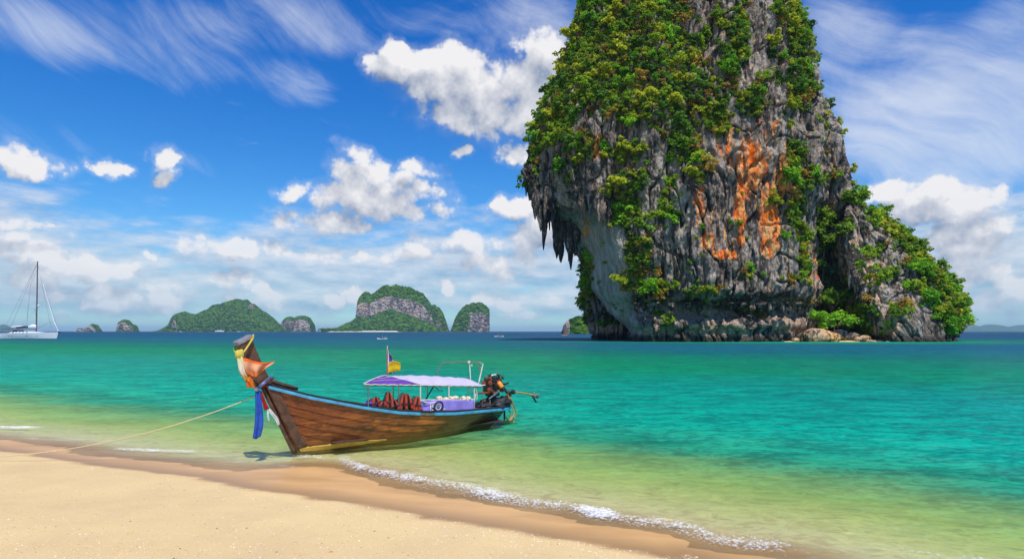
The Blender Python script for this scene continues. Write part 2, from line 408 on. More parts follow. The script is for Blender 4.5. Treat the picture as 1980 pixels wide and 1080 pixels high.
# ---- water sheet
xs = dens(-17, 12, .10, -20000, 20000, 1.16); ys = dens(7.5, 19, .06, -800, 45000, 1.045)
X, Y = np.meshgrid(xs, ys); s_ = shoredist(X, Y, SHORE)
nz = lambda a, b, k=0.: fbm(X * a, Y * b, X * 0 + k, 4)
amp = 1 / (1 + (np.hypot(X, Y) / 160) ** 2)
shd = np.clip(s_, -3, 60)
Z = .014 + amp * (.014 * nz(.5, 1.1) + .006 * nz(2.2, 5.5, 3)) + .010 * amp * np.sin(shd * 3.3 + 3 * nz(.25, .25, 6)) * sstep(s_, 0, 1.5)
foam = np.zeros(X.shape)
warp = perlin(X * .9, Y * .9, X * 0 + 8) * .16 + perlin(X * 3, Y * 3, X * 0 + 2) * .06
def foamline(pts, wd, st, ridge=0., off=0.):
    global foam, Z
    L = crom([G(*p) for p in pts], 6); sd = sdist(X, Y, L); ends = np.hypot(X - L[0][0], Y - L[0][1]); ende = np.hypot(X - L[-1][0], Y - L[-1][1])
    ad = np.abs(sd); tap = sstep(np.minimum(ends, ende), 0, .8) * np.where(ad < 3, 1, 0)
    a = (sd + warp - off)
    k = np.where(a > 0, np.exp(-(a / (wd * .5)) ** 2), np.exp(-(a / wd) ** 2))
    brk = .72 + .5 * perlin(X * 1.1 + len(pts), Y * 1.1, X * 0 + 5) + .25 * perlin(X * 3.5, Y * 3.5, X * 0 + len(pts)); foam = np.maximum(foam, st * k * tap * np.clip(brk, .72, 1.2))
    Z = Z + ridge * np.exp(-((a - wd * .4) / (wd * .8)) ** 2) * tap
foamline([(640,882),(690,902),(740,916),(800,930),(850,936),(900,944),(950,958),(1000,966),(1100,984),(1200,1002),(1300,1022),(1400,1044),(1500,1060),(1620,1090)], .40, 1.06, .07)
foamline([(1600,1052),(1700,1060),(1800,1072),(1900,1080),(2050,1100)], .20, .92, .02)
foamline([(700,912),(800,940),(900,956),(1000,974),(1100,992),(1200,1010),(1320,1032),(1450,1062)], .22, .74)
foamline([(540,878),(600,884),(640,890),(690,898)], .28, .95, .03)
foamline([(190,866),(240,869),(300,871),(360,872),(430,874)], .26, 1.15, .03)
foamline([(-60,826),(0,825),(60,826),(125,824)], .28, 1.2, .04)
foamline([(-60,848),(60,849),(140,851),(230,853)], .14, .8, .02)
foamline([(330,884),(400,890),(470,893),(560,902),(660,906)], .12, .8)
foamline([(1250,1000),(1400,1030),(1500,1045),(1620,1062),(1750,1076),(1900,1090)], .22, .5, .03)
foamline([(1640,1058),(1700,1066),(1780,1074)], .14, .7)
foamline([(960,830),(1000,822),(1040,817)], .05, .6)
foamline([(60,868),(200,881),(330,895),(450,903)], .06, .4)
edge = np.exp(-(np.clip(s_ + warp * .6, -1, 9) / .14) ** 2) * .55
foam = np.maximum(foam, edge * (np.abs(X) < 30))
# shallows again round the foot of the limestone island
BX, BY = P(1600, 664, 205 * RY)[:2]
rk = np.hypot((X - BX) / 1.9, Y - BY)
s_eff = np.where(Y > 100, np.minimum(np.clip(s_, 0, None), 4 + np.clip(rk - 8, 0, None) * 3.2), np.clip(s_, 0, None))
wme = mesh_np('sea', np.stack([X, Y, Z], -1).reshape(-1, 3), gridfaces(len(ys), len(xs)), True, {'shore': s_eff, 'foam': foam})
m, q, out = mat('sea_water'); M_SEA = m
pos = q.new('ShaderNodeNewGeometry').outputs['Position']; sh = q.attr('shore'); fo = q.attr('foam')
big = q.noise(q.v('MULTIPLY', pos, (.012, .035, 0)), 1., 4, .55)
mid = q.noise(q.v('MULTIPLY', pos, (.10, .42, 0)), 1., 5, .6)
px_, py_, pz_ = q.sep(pos)
sv_ = q.m('MULTIPLY', sh, q.m('MULTIPLY_ADD', q.m('SUBTRACT', big, .5), 1.5, 1.0))  # depth patches, plus cloud-shadow stripes painted into the water colour
sv_ = q.m('MULTIPLY', sv_, q.m('MULTIPLY_ADD', q.m('SUBTRACT', mid, .5), .9, 1.0))
tt = q.m('DIVIDE', q.m('LOGARITHM', q.m('ADD', q.m('MAXIMUM', sv_, 0.), 1.), 10.), 3.)
body = q.ramp(tt, [(0., srgb(205,180,112)), (.12, srgb(196,200,96)), (.20, srgb(122,184,104)), (.27, srgb(36,148,110)), (.34, srgb(2,138,112)), (.45, srgb(0,124,102)),
                   (.54, srgb(0,118,74)), (.61, srgb(0,96,76)), (.67, srgb(0,84,90)), (.76, srgb(0,70,90)), (.92, srgb(0,58,80))])
body = q.mix(q.m('MULTIPLY', q.m('MULTIPLY', q.ss(px_, -2., 34.), q.ss(py_, 190., 70.)), .55), body, q.mix(1., body, (.9, .84, 1.55, 1), 'MULTIPLY'))
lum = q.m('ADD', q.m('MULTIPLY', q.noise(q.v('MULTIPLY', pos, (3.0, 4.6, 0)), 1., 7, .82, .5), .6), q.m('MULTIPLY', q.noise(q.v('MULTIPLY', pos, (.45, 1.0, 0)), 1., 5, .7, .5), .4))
body = q.mix(q.ss(lum, .42, .59), q.mix(1., body, (.58, .64, .72, 1), 'MULTIPLY'), q.mix(1., body, (1.75, 1.50, 1.42, 1), 'MULTIPLY'))  # light and dark sides of ripples painted into the water colour
fl = q.noise(q.v('MULTIPLY', pos, (2.4, 4.2, 0)), 1., 5, .7, .8); body = q.mix(q.m('MULTIPLY', q.m('MULTIPLY', q.ss(fl, .50, .64), q.m('SUBTRACT', 1., q.ss(sv_, 2., 5.))), .45), body, srgb(212, 214, 92) + (1,))  # yellow flecks: caustic light painted into the colour of the shallows
alpha = q.ss(sv_, -.2, 9.)
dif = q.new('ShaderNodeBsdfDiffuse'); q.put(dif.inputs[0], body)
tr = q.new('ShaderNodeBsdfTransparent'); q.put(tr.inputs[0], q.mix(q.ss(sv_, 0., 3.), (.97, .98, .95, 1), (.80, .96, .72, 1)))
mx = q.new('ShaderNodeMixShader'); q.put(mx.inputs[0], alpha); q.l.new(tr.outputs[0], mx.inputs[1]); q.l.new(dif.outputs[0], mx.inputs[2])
h = q.m('ADD', q.m('MULTIPLY', q.noise(q.v('MULTIPLY', pos, (1., 1.7, 1)), 3.2, 6, .68, .5), 1.), q.m('MULTIPLY', q.noise(q.v('MULTIPLY', pos, (.45, 1.0, 1)), .8, 4, .6), 2.4))
nb = bump(q, h, 1., .75)
gl = q.new('ShaderNodeBsdfGlossy'); q.put(gl.inputs['Roughness'], q.m('MULTIPLY_ADD', q.ss(py_, 15., 120.), .27, .07)); q.put(gl.inputs['Normal'], nb); q.put(gl.inputs[0], (.85, .92, 1, 1))
fr = q.new('ShaderNodeFresnel'); fr.inputs['IOR'].default_value = 1.33; q.put(fr.inputs['Normal'], nb)
fac = q.m('MULTIPLY', q.m('MINIMUM', fr.outputs[0], q.m('MULTIPLY_ADD', q.ss(py_, 20., 110.), -.26, .55)), .85)
mx2 = q.new('ShaderNodeMixShader'); q.put(mx2.inputs[0], fac); q.l.new(mx.outputs[0], mx2.inputs[1]); q.l.new(gl.outputs[0], mx2.inputs[2])
fn = q.m('ADD', q.m('MULTIPLY', q.noise(pos, 11, 7, .75), .75), q.m('MULTIPLY', q.voro(pos, 20, 'F1', 2.), .50))
fm = q.m('POWER', q.ss(q.m('SUBTRACT', fo, fn), -.26, .34), .9)
fd = q.new('ShaderNodeBsdfDiffuse'); q.put(fd.inputs[0], (.80, .80, .78, 1)); q.put(fd.inputs['Normal'], bump(q, fn, .6, .05))
mx3 = q.new('ShaderNodeMixShader'); q.put(mx3.inputs[0], q.m('MULTIPLY', fm, .92)); q.l.new(mx2.outputs[0], mx3.inputs[1]); q.l.new(fd.outputs[0], mx3.inputs[2])
q.l.new(mx3.outputs[0], out.inputs['Surface'])
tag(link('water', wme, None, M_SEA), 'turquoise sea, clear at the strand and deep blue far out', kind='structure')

# ================================================================== the limestone island
def zlev(py, d=210): return CAMZ + (HOR - py) / F * d * RY
def loft_surface(levels, counts, nz_, zmax_py, dref=210, pw=1.):
    """levels: [(py, [(px, depth) ...])]; returns grids X, Y, Z (rows bottom to top)"""
    lv = sorted(levels, key=lambda l: -l[0])
    lz = np.array([zlev(l[0], dref) for l in lv])
    K = len(lv[0][1])
    cp = np.array([[((px - 990) / F * d * RY, d * RY) for px, d in l[1]] for l in lv])    # L,K,2
    zs = np.linspace(lz[0], lz[-1], nz_)
    C = np.zeros((nz_, K, 2))
    for k in range(K):
        for c in range(2): C[:, k, c] = np.interp(zs, lz, cp[:, k, c])
    ker = np.ones(5) / 5
    for k in range(K):
        for c in range(2):
            a = np.pad(C[:, k, c], 2, mode='edge'); C[:, k, c] = np.convolve(a, ker, 'valid')
    cols = []
    for i in range(K):
        a, b, c_, d_ = C[:, (i-1) % K], C[:, i], C[:, (i+1) % K], C[:, (i+2) % K]
        for k in range(counts[i]):
            u = k / counts[i]
            cr = .5*((2*b) + (-a+c_)*u + (2*a-5*b+4*c_-d_)*u*u + (-a+3*b-3*c_+d_)*u**3)
            li = b + (c_ - b) * u
            cols.append(.55 * cr + .45 * li)
    A = np.stack(cols, 1)
    return A[..., 0], A[..., 1], np.repeat(zs[:, None], A.shape[1], 1)
def normals(X, Y, Z):
    P_ = np.stack([X, Y, Z], -1)
    du = np.roll(P_, -1, 1) - np.roll(P_, 1, 1); dv = np.gradient(P_, axis=0)
    n = np.cross(du, dv); n /= np.linalg.norm(n, axis=-1, keepdims=True) + 1e-9
    c = P_.mean(1, keepdims=True); s = np.sign(((P_ - c) * n).sum(-1).mean()); return n * s
def rockify(X, Y, Z, amp=1., smooth_mask=None, seed=0.):
    n = normals(X, Y, Z); k = np.ones_like(X) if smooth_mask is None else 1 - smooth_mask
    wx = fbm(X / 9 + seed, Y / 9, Z / 22, 3) * 1.5; wy = fbm(X / 9, Y / 9 + 5, Z / 22 + seed, 3) * 1.5
    a, b = X + wx, Y + wy
    d = 2.1 * fbm(a / 15 + seed, b / 15, Z / 26, 3)
    d += 1.5 * k * fbm(a / 5.5, b / 5.5, Z / 48 + seed, 3) + .55 * k * ridged(a / 3.1, b / 3.1, Z / 16 + seed, 3)
    fl = np.abs(perlin(a / 2.6 + seed, b / 2.6, Z / 17)); d += k * (-1.5 * np.exp(-(fl / .09) ** 2))
    cr = np.abs(perlin(a / 8 + 11, b / 8, Z / 9 + seed)); d += k * (-1.1 * np.exp(-(cr / .035) ** 2))
    ledge = perlin(a / 20, b / 20 + seed, Z / 3.2); d += k * .45 * ledge
    d += .62 * k * fbm(a / 1.7, b / 1.7, Z / 3.6 + seed, 3) * (.5 + .8 * sstep(fbm(X / 12, Y / 12, Z / 12 + 3, 2), -.3, .4))
    d += .22 * fbm(X / .7, Y / .7, Z / .9, 2)
    d *= amp
    return X + n[..., 0] * d, Y + n[..., 1] * d, Z + n[..., 2] * d * .6, d
def close_rock(X, Y, Z, extra=None):
    nr, nc = X.shape; V = np.stack([X, Y, Z], -1).reshape(-1, 3); Fc = gridfaces(nr, nc, True)
    top = V[-nc:].mean(0); bot = V[:nc].mean(0); V = np.vstack([V, top, bot]); nt = len(V) - 2; nb = nt + 1
    tri = []
    for j in range(nc):
        j2 = (j + 1) % nc; tri.append(((nr-1)*nc + j, (nr-1)*nc + j2, nt, nt)); tri.append((j2, j, nb, nb))
    return V, Fc, tri
def pxof(X, Y, Z): return 990 + X / Y * F, HOR - (Z - CAMZ) / Y * F
def blobs_at(px, py, bl):
    s = np.zeros_like(px)
    for cx, cy, rx, ry, wt in bl: s = np.maximum(s, wt * np.clip(1.35 - (((px - cx) / rx) ** 2 + ((py - cy) / ry) ** 2), 0, 1))
    return s

# rock material: weathered grey limestone, dark algae streaks, orange and tan stain where set
def rock_material(name, base=((.44,.37,.30),(.18,.15,.125)), sc=1.0, stain=True):
    m, q, out = mat(name)
    pos = q.new('ShaderNodeNewGeometry').outputs['Position']
    pv = q.v('MULTIPLY', pos, (1, 1, .13)); pm = q.v('MULTIPLY', pos, (1, 1, .5))
    a = q.noise(pos, .085 * sc, 6, .62); b_ = q.noise(pv, .55 * sc, 7, .66); cc = q.noise(pm, .9 * sc, 7, .7); d_ = q.noise(pos, 2.6 * sc, 5, .7)
    c = q.mix(q.ss(a, .36, .64), base[0] + (1,), base[1] + (1,))
    c = q.mix(q.m('MULTIPLY', q.ss(b_, .475, .57), .94), c, (.040, .036, .034, 1))
    c = q.mix(q.m('MULTIPLY', q.ss(b_, .44, .30), .75), c, (.62, .57, .53, 1))
    c = q.mix(q.m('MULTIPLY', q.ss(cc, .54, .66), .8), c, (.60, .38, .20, 1))
    c = q.mix(q.m('MULTIPLY', q.ss(d_, .55, .72), .55), c, (.07, .062, .058, 1))
    if stain:
        st = q.attr('stain'); tn = q.attr('tan'); gn = q.attr('smoothface')
        stn = q.ss(q.m('ADD', st, q.m('MULTIPLY', q.m('SUBTRACT', q.noise(pv, .8, 7, .7), .5), 2.6)), .48, .70)
        oc = q.mix(q.ss(q.noise(pm, .5, 5, .6), .38, .62), (.92, .19, .012, 1), (.88, .46, .17, 1))
        oc = q.mix(q.ss(q.noise(pv, 1.3, 5, .7), .52, .64), oc, (.20, .13, .10, 1))
        tc = q.mix(q.ss(q.noise(pos, 1.2, 6, .7), .35, .65), (.72, .50, .34, 1), (.40, .25, .17, 1))
        c = q.mix(q.ss(q.m('ADD', tn, q.m('MULTIPLY', q.m('SUBTRACT', cc, .5), 1.2)), .4, .7), c, tc)
        gc_ = q.mix(q.ss(q.noise(q.v('MULTIPLY', pos, (1, 1, .10)), .6, 5, .6), .40, .66), (.62, .53, .42, 1), (.34, .28, .21, 1))
        c = q.mix(q.m('MULTIPLY', gn, .85), c, gc_)
        c = q.mix(stn, c, oc)
        z = q.sep(pos)[2]
        tide = q.m('SUBTRACT', 1., q.ss(q.m('ADD', z, q.m('MULTIPLY', a, 1.6)), 1.7, 3.6))
        c = q.mix(q.m('MULTIPLY', tide, .85), c, (.035, .030, .024, 1))
    hh = q.m('ADD', q.m('MULTIPLY', q.noise(pm, 1.1 * sc, 8, .72), 1.), q.m('MULTIPLY', q.voro(pm, .9 * sc, 'F1', 2.), .6))
    bsdf(q, out, c, .9, 0, .2, bump(q, hh, .9, 1.0 / sc)); return m
M_ROCK = rock_material('limestone')

STAIN = [(1437,395,15,85,1.0),(1492,410,20,70,1.0),(1450,320,42,70,.75),(1490,475,14,30,1.0),(1363,470,18,18,.95),(1345,360,14,60,.5),(1400,493,36,12,.9),(1515,330,22,60,.7),(1400,275,30,45,.55),(1163,400,9,34,1.0),
         (1545,470,9,90,.6),(1130,440,8,20,.8),(1470,260,40,40,.5),(1155,290,12,30,.6),(1600,400,20,24,.5),(1350,395,12,40,.55),(1575,640,10,10,.0),(1390,440,60,60,.40),(1568,520,10,60,.5)]
TAN = [(1385,637,62,17,1.2),(1270,640,45,14,.7),(1480,600,40,50,.45),(1560,620,30,50,.4),(1680,560,28,70,1.0),(1715,630,26,34,1.1),(1655,500,22,60,.7),(1170,632,46,14,.9),(1640,330,18,60,.5),(1590,300,40,120,.45),(1240,410,30,60,.35),(1520,620,40,40,.6),(1230,480,30,60,.3)]

isl = empty('limestone_island', P(1400, 664, 215 * RY)[:2] + (0,))
tag(isl, 'towering grey and orange limestone rock with green cover rising out of the bay', 'rock island')
def child(name, V, Fc, tri, attrs, loc):
    me = bpy.data.meshes.new(name)
    me.from_pydata([tuple(v) for v in (V - np.array(loc))], [], [tuple(f) for f in Fc] + [(a, b, c) for a, b, c, _ in tri])
    me.polygons.foreach_set('use_smooth', np.ones(len(me.polygons), bool)); me.update()
    for k, v in attrs.items():
        v = np.concatenate([v.ravel(), [0, 0]]).astype(np.float32); at = me.attributes.new(k, 'FLOAT', 'POINT'); at.data.foreach_set('value', v)
    o = link(name, me, isl, M_ROCK); return o
BODIES = []
def body(name, levels, counts, nz_, smooth=None, amp=1., seed=0., dref=210):
    X, Y, Z = loft_surface(levels, counts, nz_, None, dref)
    px, py = pxof(X, Y, Z)
    sm = np.zeros_like(X) if smooth is None else smooth(px, py, X, Y, Z)
    X2, Y2, Z2, d = rockify(X, Y, Z, amp, sm, seed)
    st = blobs_at(px, py, STAIN); tn = blobs_at(px, py, TAN)
    st = np.where(normals(X, Y, Z)[..., 1] < .5, st, 0)
    V, Fc, tri = close_rock(X2, Y2, Z2)
    o = child(name, V, Fc, tri, {'stain': st, 'tan': tn, 'smoothface': sm}, isl.location)
    n2 = normals(X2, Y2, Z2); BODIES.append((name, X2, Y2, Z2, n2)); return o

# main tower.  columns: L, LF, C(rease), F1, F2, F3, R, RB, B, LB
LEV = [675, 655, 640, 625, 612, 600, 588, 570, 540, 480, 430, 395, 375, 340, 290, 220, 150, 80, 0, -80, -160, -215, -240]
L_  = [1236,1230,1222,1212,1196,1186,1176,1166,1152,1130,1108,1072,1046,1034,1040,1053,1070,1102,1120,1150,1200,1290,1370]
C_  = [1252,1246,1240,1234,1230,1226,1220,1216,1213,1205,1192,1172,1135,1105,1095,1092,1105,1130,1150,1180,1230,1320,1382]
R_  = [1552,1552,1552,1556,1556,1558,1560,1564,1566,1568,1568,1570,1572,1576,1578,1578,1572,1560,1545,1512,1465,1400,1395]
DF  = [206, 205, 206, 203, 208, 210, 208, 202, 201, 201, 202, 202, 202, 202, 202, 203, 205, 207, 210, 214, 220, 228, 236]
levels = []
for py, l, c, r, f in zip(LEV, L_, C_, R_, DF):
    low = 430 < py <= 625; dl = 232 if 400 < py < 600 else (224 if py <= 400 else 226)
    w_ = r - c
    levels.append((py, [(l, dl), ((l*.5 + c*.5), f + (dl - f) * .55), (c, f + 5), (c + w_*.22, f + .3), (c + w_*.48, f - 1.5), (c + w_*.76, f + 1), (r, f + 12),
                        (r - 6, 238), ((l + r) / 2, max(256, f + 14) if py > -200 else 244), (l + 20, 246)]))
def smf(px, py, X, Y, Z):
    # the pale, smooth wall under the left overhang
    cl = np.interp(py, LEV[::-1], C_[::-1])
    a = sstep(cl + 2 - px, -10, 6) * sstep(py, 395, 430) * (1 - sstep(py, 640, 652)); b = blobs_at(px, py, [(1310,606,110,15,1.)])
    return np.maximum(a, np.clip(b, 0, 1) * .9) * (Y < 236 * RY)
body('main_tower', levels, [34, 34, 66, 84, 90, 84, 34, 22, 26, 26], 400, smf, 1., 0.)
# rear column that carries the right skyline
LV = [675, 655, 600, 500, 430, 370, 300, 230, 190, 150, 100, 70]
RR = [1700,1695,1690,1672,1660,1645,1628,1610,1588,1572,1555,1540]
fr = [240, 240, 238, 236, 230, 222, 219, 217, 217, 219, 224, 230]
body('rear_column', [(py, [(1500, f + 10), (1545, f), ((1545 + r) / 2, f - 1), (r - 8, f), (r, f + 12), (r - 20, 262), (1560, 266), (1500, 262)]) for py, r, f in zip(LV, RR, fr)],
     [14, 30, 46, 14, 18, 12, 10, 10], 200, None, .9, 3.3)
# shaded wall behind the overhang on the left
LV = [675, 655, 640, 610, 580, 540, 500, 460, 420, 380]
LL = [1148,1146,1140,1128,1126,1130,1132,1134,1140,1160]
body('back_wall', [(py, [(l, 262), (l + 6, 250), (1190, 246), (1260, 246), (1270, 262), (1200, 276)]) for py, l in zip(LV, LL)], [10, 40, 44, 6, 10, 12], 130, None, .8, 6.1, 250)
# right shoulder
LV = [675, 655, 640, 620, 600, 575, 540, 500, 460, 430, 400, 378, 366]
SL = [1690,1676,1668,1655,1642,1632,1616,1610,1612,1618,1630,1638,1643]
SC_= [1735,1728,1722,1712,1702,1690,1678,1664,1652,1644,1642,1644,1646]
SR = [1846,1842,1846,1852,1850,1838,1818,1790,1756,1718,1682,1654,1648]
SF = [203, 203, 204, 205, 206, 208, 210, 212, 214, 216, 218, 220, 222]
body('shoulder_buttress', [(py, [(l, 226), (c, f), ((c + r) / 2, f + 0), (r - 10, f + 5), (r, f + 18), (r - 14, 250), ((l + r) / 2, 256), (l + 8, 248)]) for py, l, c, r, f in zip(LV, SL, SC_, SR, SF)],
     [36, 60, 60, 24, 16, 12, 14, 14], 230, None, .9, 9.7)

# stalactites hanging from the overhang
def stalactite_mesh(seed):
    nr, nc = 26, 12; r = np.random.default_rng(seed); V = []
    t_ = np.linspace(0, 1, nr); T, A = np.meshgrid(t_, np.linspace(0, 2*np.pi, nc, endpoint=False), indexing='ij')
    rad = (1 - T) ** .62 * (1 + .25 * np.sin(T * 9 + seed)) + .04
    rad = rad * (1 + .6 * perlin(np.cos(A) * 1.6 + seed * 3, np.sin(A) * 1.6, T * 5)) * (1 + .15 * perlin(np.cos(A) * 3, np.sin(A) * 3 + seed, T * 16))
    ox = .35 * perlin(T * 1.6, T * 0 + seed, T * 0); oy = .35 * perlin(T * 1.6, T * 0 + seed + 4, T * 0)
    V = np.stack([np.cos(A) * rad + ox, np.sin(A) * rad + oy, -T], -1).reshape(-1, 3)
    me = mesh_np('stalactite', V, gridfaces(nr, nc, True)); me.materials.append(M_STAL if seed % 3 else M_STAL2); return me
M_STAL = rock_material('dripstone_dark', ((.10,.092,.085),(.05,.046,.044)), 1.4, False)
M_STAL2 = rock_material('dripstone_tan', ((.34,.24,.17),(.12,.10,.09)), 1.4, False)
SM = [stalactite_mesh(i + 1) for i in range(6)]
def stal(px, top, tip, wpx, d, tan=False):
    o = link('stalactite', random.choice([x for x in SM if (x.materials[0] is M_STAL2) == tan]), isl)
    a = P(px, top, d * RY); b = P(px, tip, d * RY)
    o.location = Vector(a) - isl.location; o.scale = (wpx * .105, wpx * .105, a[2] - b[2]); o.rotation_euler = (0, 0, random.uniform(0, 6))
    return o
for a in [(1019,330,372,13),(1028,320,392,14),(1036,330,425,15),(1045,335,448,16),(1052,345,484,13),(1058,350,432,14),(1066,350,402,15),(1040,315,410,20),(1030,290,372,18),(1050,320,430,22),(1024,345,388,8),(1062,370,446,8)]:
    stal(*a, 222 + random.uniform(-3, 3))
for a in [(1076,385,500,17),(1085,390,508,18),(1094,395,480,20),(1103,400,522,17),(1112,410,494,17),(1119,420,470,14),(1090,380,470,26),(1108,395,470,24),(1081,440,490,8),(1099,450,505,8),(1072,395,462,12)]:
    stal(*a, 230 + random.uniform(-3, 3))
for a in [(1112,345,398,12),(1128,355,440,12),(1142,350,418,14),(1158,360,432,13),(1166,365,438,9),(1150,365,405,10),(1122,350,402,12),(1176,392,440,8),(1040,335,425,7),(1054,340,455,6)]:
    stal(*a, 203 + random.uniform(-1, 2) + (16 if a[0] < 1110 else 7 if a[0] < 1130 else 0), random.random() < .6)
for k in range(46):
    px = random.uniform(1016, 1124); tp = np.interp(px, [1016, 1040, 1070, 1124], [325, 345, 385, 425]); stal(px, tp, tp + random.uniform(18, 62), random.uniform(4, 10), (222 if px < 1070 else 229) + random.uniform(-6, 4), random.random() < .2)
for k in range(34):
    u = random.random(); px = random.choice([random.uniform(1225,1330), random.uniform(1330,1440), random.uniform(1445,1550)])
    stal(px, 584, 584 + random.uniform(10, 26), random.uniform(6, 13), 202.5 + random.uniform(-.5, 1.5), random.random() < .4)
for k in range(16):
    stal(1640 + k * 4.2 + random.uniform(-3, 3), 500 + k * 7, 530 + k * 7 + random.uniform(8, 28), random.uniform(5, 11), 213 - k * .35, random.random() < .5)

# ------------------------------------------------------------------ foliage
def leaf_mat(name, dark, lightc, trans=.42):
    m, q, out = mat(name)
    rnd = q.new('ShaderNodeObjectInfo').outputs['Random']; ri = q.new('ShaderNodeNewGeometry').outputs['Random Per Island']
    c = q.mix(q.ss(q.m('ADD', q.m('ADD', q.m('MULTIPLY', ri, .45), q.m('MULTIPLY', rnd, .40)), q.m('MULTIPLY', q.m('SUBTRACT', q.noise(q.new('ShaderNodeNewGeometry').outputs['Position'], .11, 3, .6), .5), 1.5)), .05, .85), dark + (1,), lightc + (1,))
    b = bsdf(q, out, c, .6, 0, .25, None, trans); return m
LEAVES = [leaf_mat('leaf_green', (.09,.20,.012), (.34,.50,.022)), leaf_mat('leaf_dark', (.04,.13,.012), (.15,.31,.02)),
          leaf_mat('leaf_yellowgreen', (.26,.34,.015), (.58,.60,.03)), leaf_mat('leaf_rust', (.30,.19,.03), (.55,.36,.06)), leaf_mat('leaf_bright', (.12,.34,.012), (.34,.64,.03))]
M_BARK = simple('bark', (.16,.12,.085), .9, scale=3)
def leaf_cloud(n, lobes, size, seed, flat=.35, shell=.55):
    """many small leaf faces filling a few overlapping lobes; returns V, F"""
    r = np.random.default_rng(seed); cs = np.array(lobes, float)
    k = r.choice(len(cs), n, p=(cs[:, 3] ** 2) / (cs[:, 3] ** 2).sum())
    d = r.normal(size=(n, 3)); d /= np.linalg.norm(d, axis=1, keepdims=True); d[:, 2] = np.where(d[:, 2] < -.45, -d[:, 2], d[:, 2])
    rad = cs[k, 3] * (shell + (1 - shell) * r.random(n) ** .5) * (1 + .16 * r.normal(size=n))
    p = cs[k, :3] + d * rad[:, None] * np.array([1, 1, .8])
    nn = d + r.normal(size=(n, 3)) * .55 + np.array([0, 0, flat]); nn /= np.linalg.norm(nn, axis=1, keepdims=True)
    a = np.cross(nn, r.normal(size=(n, 3))); a /= np.linalg.norm(a, axis=1, keepdims=True); b = np.cross(nn, a)
    s = size * r.uniform(.6, 1.3, n)[:, None]; l = s * r.uniform(1.1, 1.9, n)[:, None]
    V = np.stack([p - a * l, p - b * s + nn * s * .15, p + a * l, p + b * s + nn * s * .15], 1).reshape(-1, 3)
    return V, np.arange(4 * n).reshape(-1, 4)
def bush_mesh(seed, matl, n=420, size=.085, lob=7):
    r = np.random.default_rng(seed)
    lobes = [(0, 0, .3, .5)] + [(r.uniform(-.7, .7), r.uniform(-.7, .7), r.uniform(-.1, .95), r.uniform(.18, .40)) for _ in range(lob + 4)]
    V, Fc = leaf_cloud(n, lobes, size, seed); me = mesh_np('bush', V, Fc, False); me.materials.append(matl); return me
BM = []
for i, (mi, cnt) in enumerate([(0, 3), (1, 2), (2, 2), (3, 2), (4, 2)]):
    for k in range(cnt): BM.append((mi, bush_mesh(50 + i * 10 + k, LEAVES[mi], 520 if mi != 3 else 300)))
GREEN = [  # where the cliff is overgrown, as seen from the beach: px, py, rx, ry, weight
 (1190,40,110,70,1.),(1270,30,80,70,.95),(1130,120,75,80,1.),(1200,150,120,90,1.),(1290,150,75,80,1.),(1340,200,70,60,1.),(1230,200,80,50,1.),(1080,205,45,60,1.),(1350,100,30,45,.7),(1400,150,30,60,.8),(1425,70,26,50,.85),(1385,60,14,60,.3),(1450,205,30,26,.8),(1440,20,30,30,.3),
 (1120,285,36,32,1.),(1100,330,16,30,.6),(1210,300,50,30,.75),(1320,290,40,50,.95),(1385,235,40,35,.9),(1300,340,16,40,.7),(1250,340,30,20,.4),(1350,335,18,30,.5),
 (1205,385,38,62,1.),(1290,395,18,36,.7),(1230,360,34,24,.6),(1235,440,30,40,.45),(1238,515,38,70,1.),(1290,430,24,50,.4),(1255,570,40,30,.95),(1300,470,24,50,.3),(1350,570,40,16,.9),(1300,560,30,16,.4),
 (1548,60,24,130,.9),(1545,160,28,60,.85),(1525,30,25,60,.8),(1500,110,22,60,.4),(1540,330,30,60,.8),(1535,400,24,50,.8),(1548,480,16,60,.75),(1530,545,14,30,.6),(1590,345,40,18,.6),(1585,270,20,60,.4),(1450,590,22,18,.7),(1445,500,14,50,.45),
 (1030,300,16,70,1.1),(1050,250,16,50,1.),(1470,190,24,40,.6),(1130,560,20,100,1.),(1150,640,20,10,.3)]
SGREEN = [(1668,388,20,14,1.1),(1700,412,24,16,1.1),(1735,440,26,18,1.1),(1768,470,28,22,1.1),(1798,508,28,30,1.1),(1822,552,26,38,1.1),(1842,604,22,38,1.1),(1775,505,24,18,.8),(1740,597,22,10,.8),(1704,542,14,16,.5),(1768,557,20,11,.75),(1806,595,16,22,.8)]
cand = []
for (nm, X, Y, Z, n) in BODIES:
    px, py = pxof(X, Y, Z); nx, ny, nz2 = n[..., 0], n[..., 1], n[..., 2]
    area = np.ones_like(X)
    if nm == 'main_tower' or nm == 'rear_column': g = blobs_at(px, py, GREEN)
    elif nm == 'back_wall': g = blobs_at(px, py, [(1132,560,14,90,1.),(1180,625,30,12,.5)])
    else: g = blobs_at(px, py, SGREEN)
    front = ny < .25
    g = np.where(front, g, .72 * sstep(Z + 18 * perlin(X / 16, Y / 16, Z / 16), 14, 40) * (nz2 > -.15))
    if nm == 'shoulder_buttress': g = np.where(~front, np.where(px > 1665, 1., 0.), g)
    g = g + .62 * fbm(X / 5.2, Y / 5.2, Z / 5.2 + 20, 3) + .35 * np.clip(nz2, -.4, .6)
    g = np.where(nz2 < -.45, -1, g) ; g = np.where(Z < 2.5, -1, g)
    # thin scatter of tufts all over the faces
    tuft = (RNG.random(X.shape) < .016) & (Z > 6) & (nz2 > -.3)
    ok = (g > .60) | tuft
    ii = np.argwhere(ok); RNG.shuffle(ii)
    for i, j in ii[:34000]:
        cand.append((X[i, j], Y[i, j], Z[i, j], nx[i, j], ny[i, j], nz2[i, j], g[i, j], px[i, j], py[i, j], nm))
random.shuffle(cand)
cells = {}; chosen = []
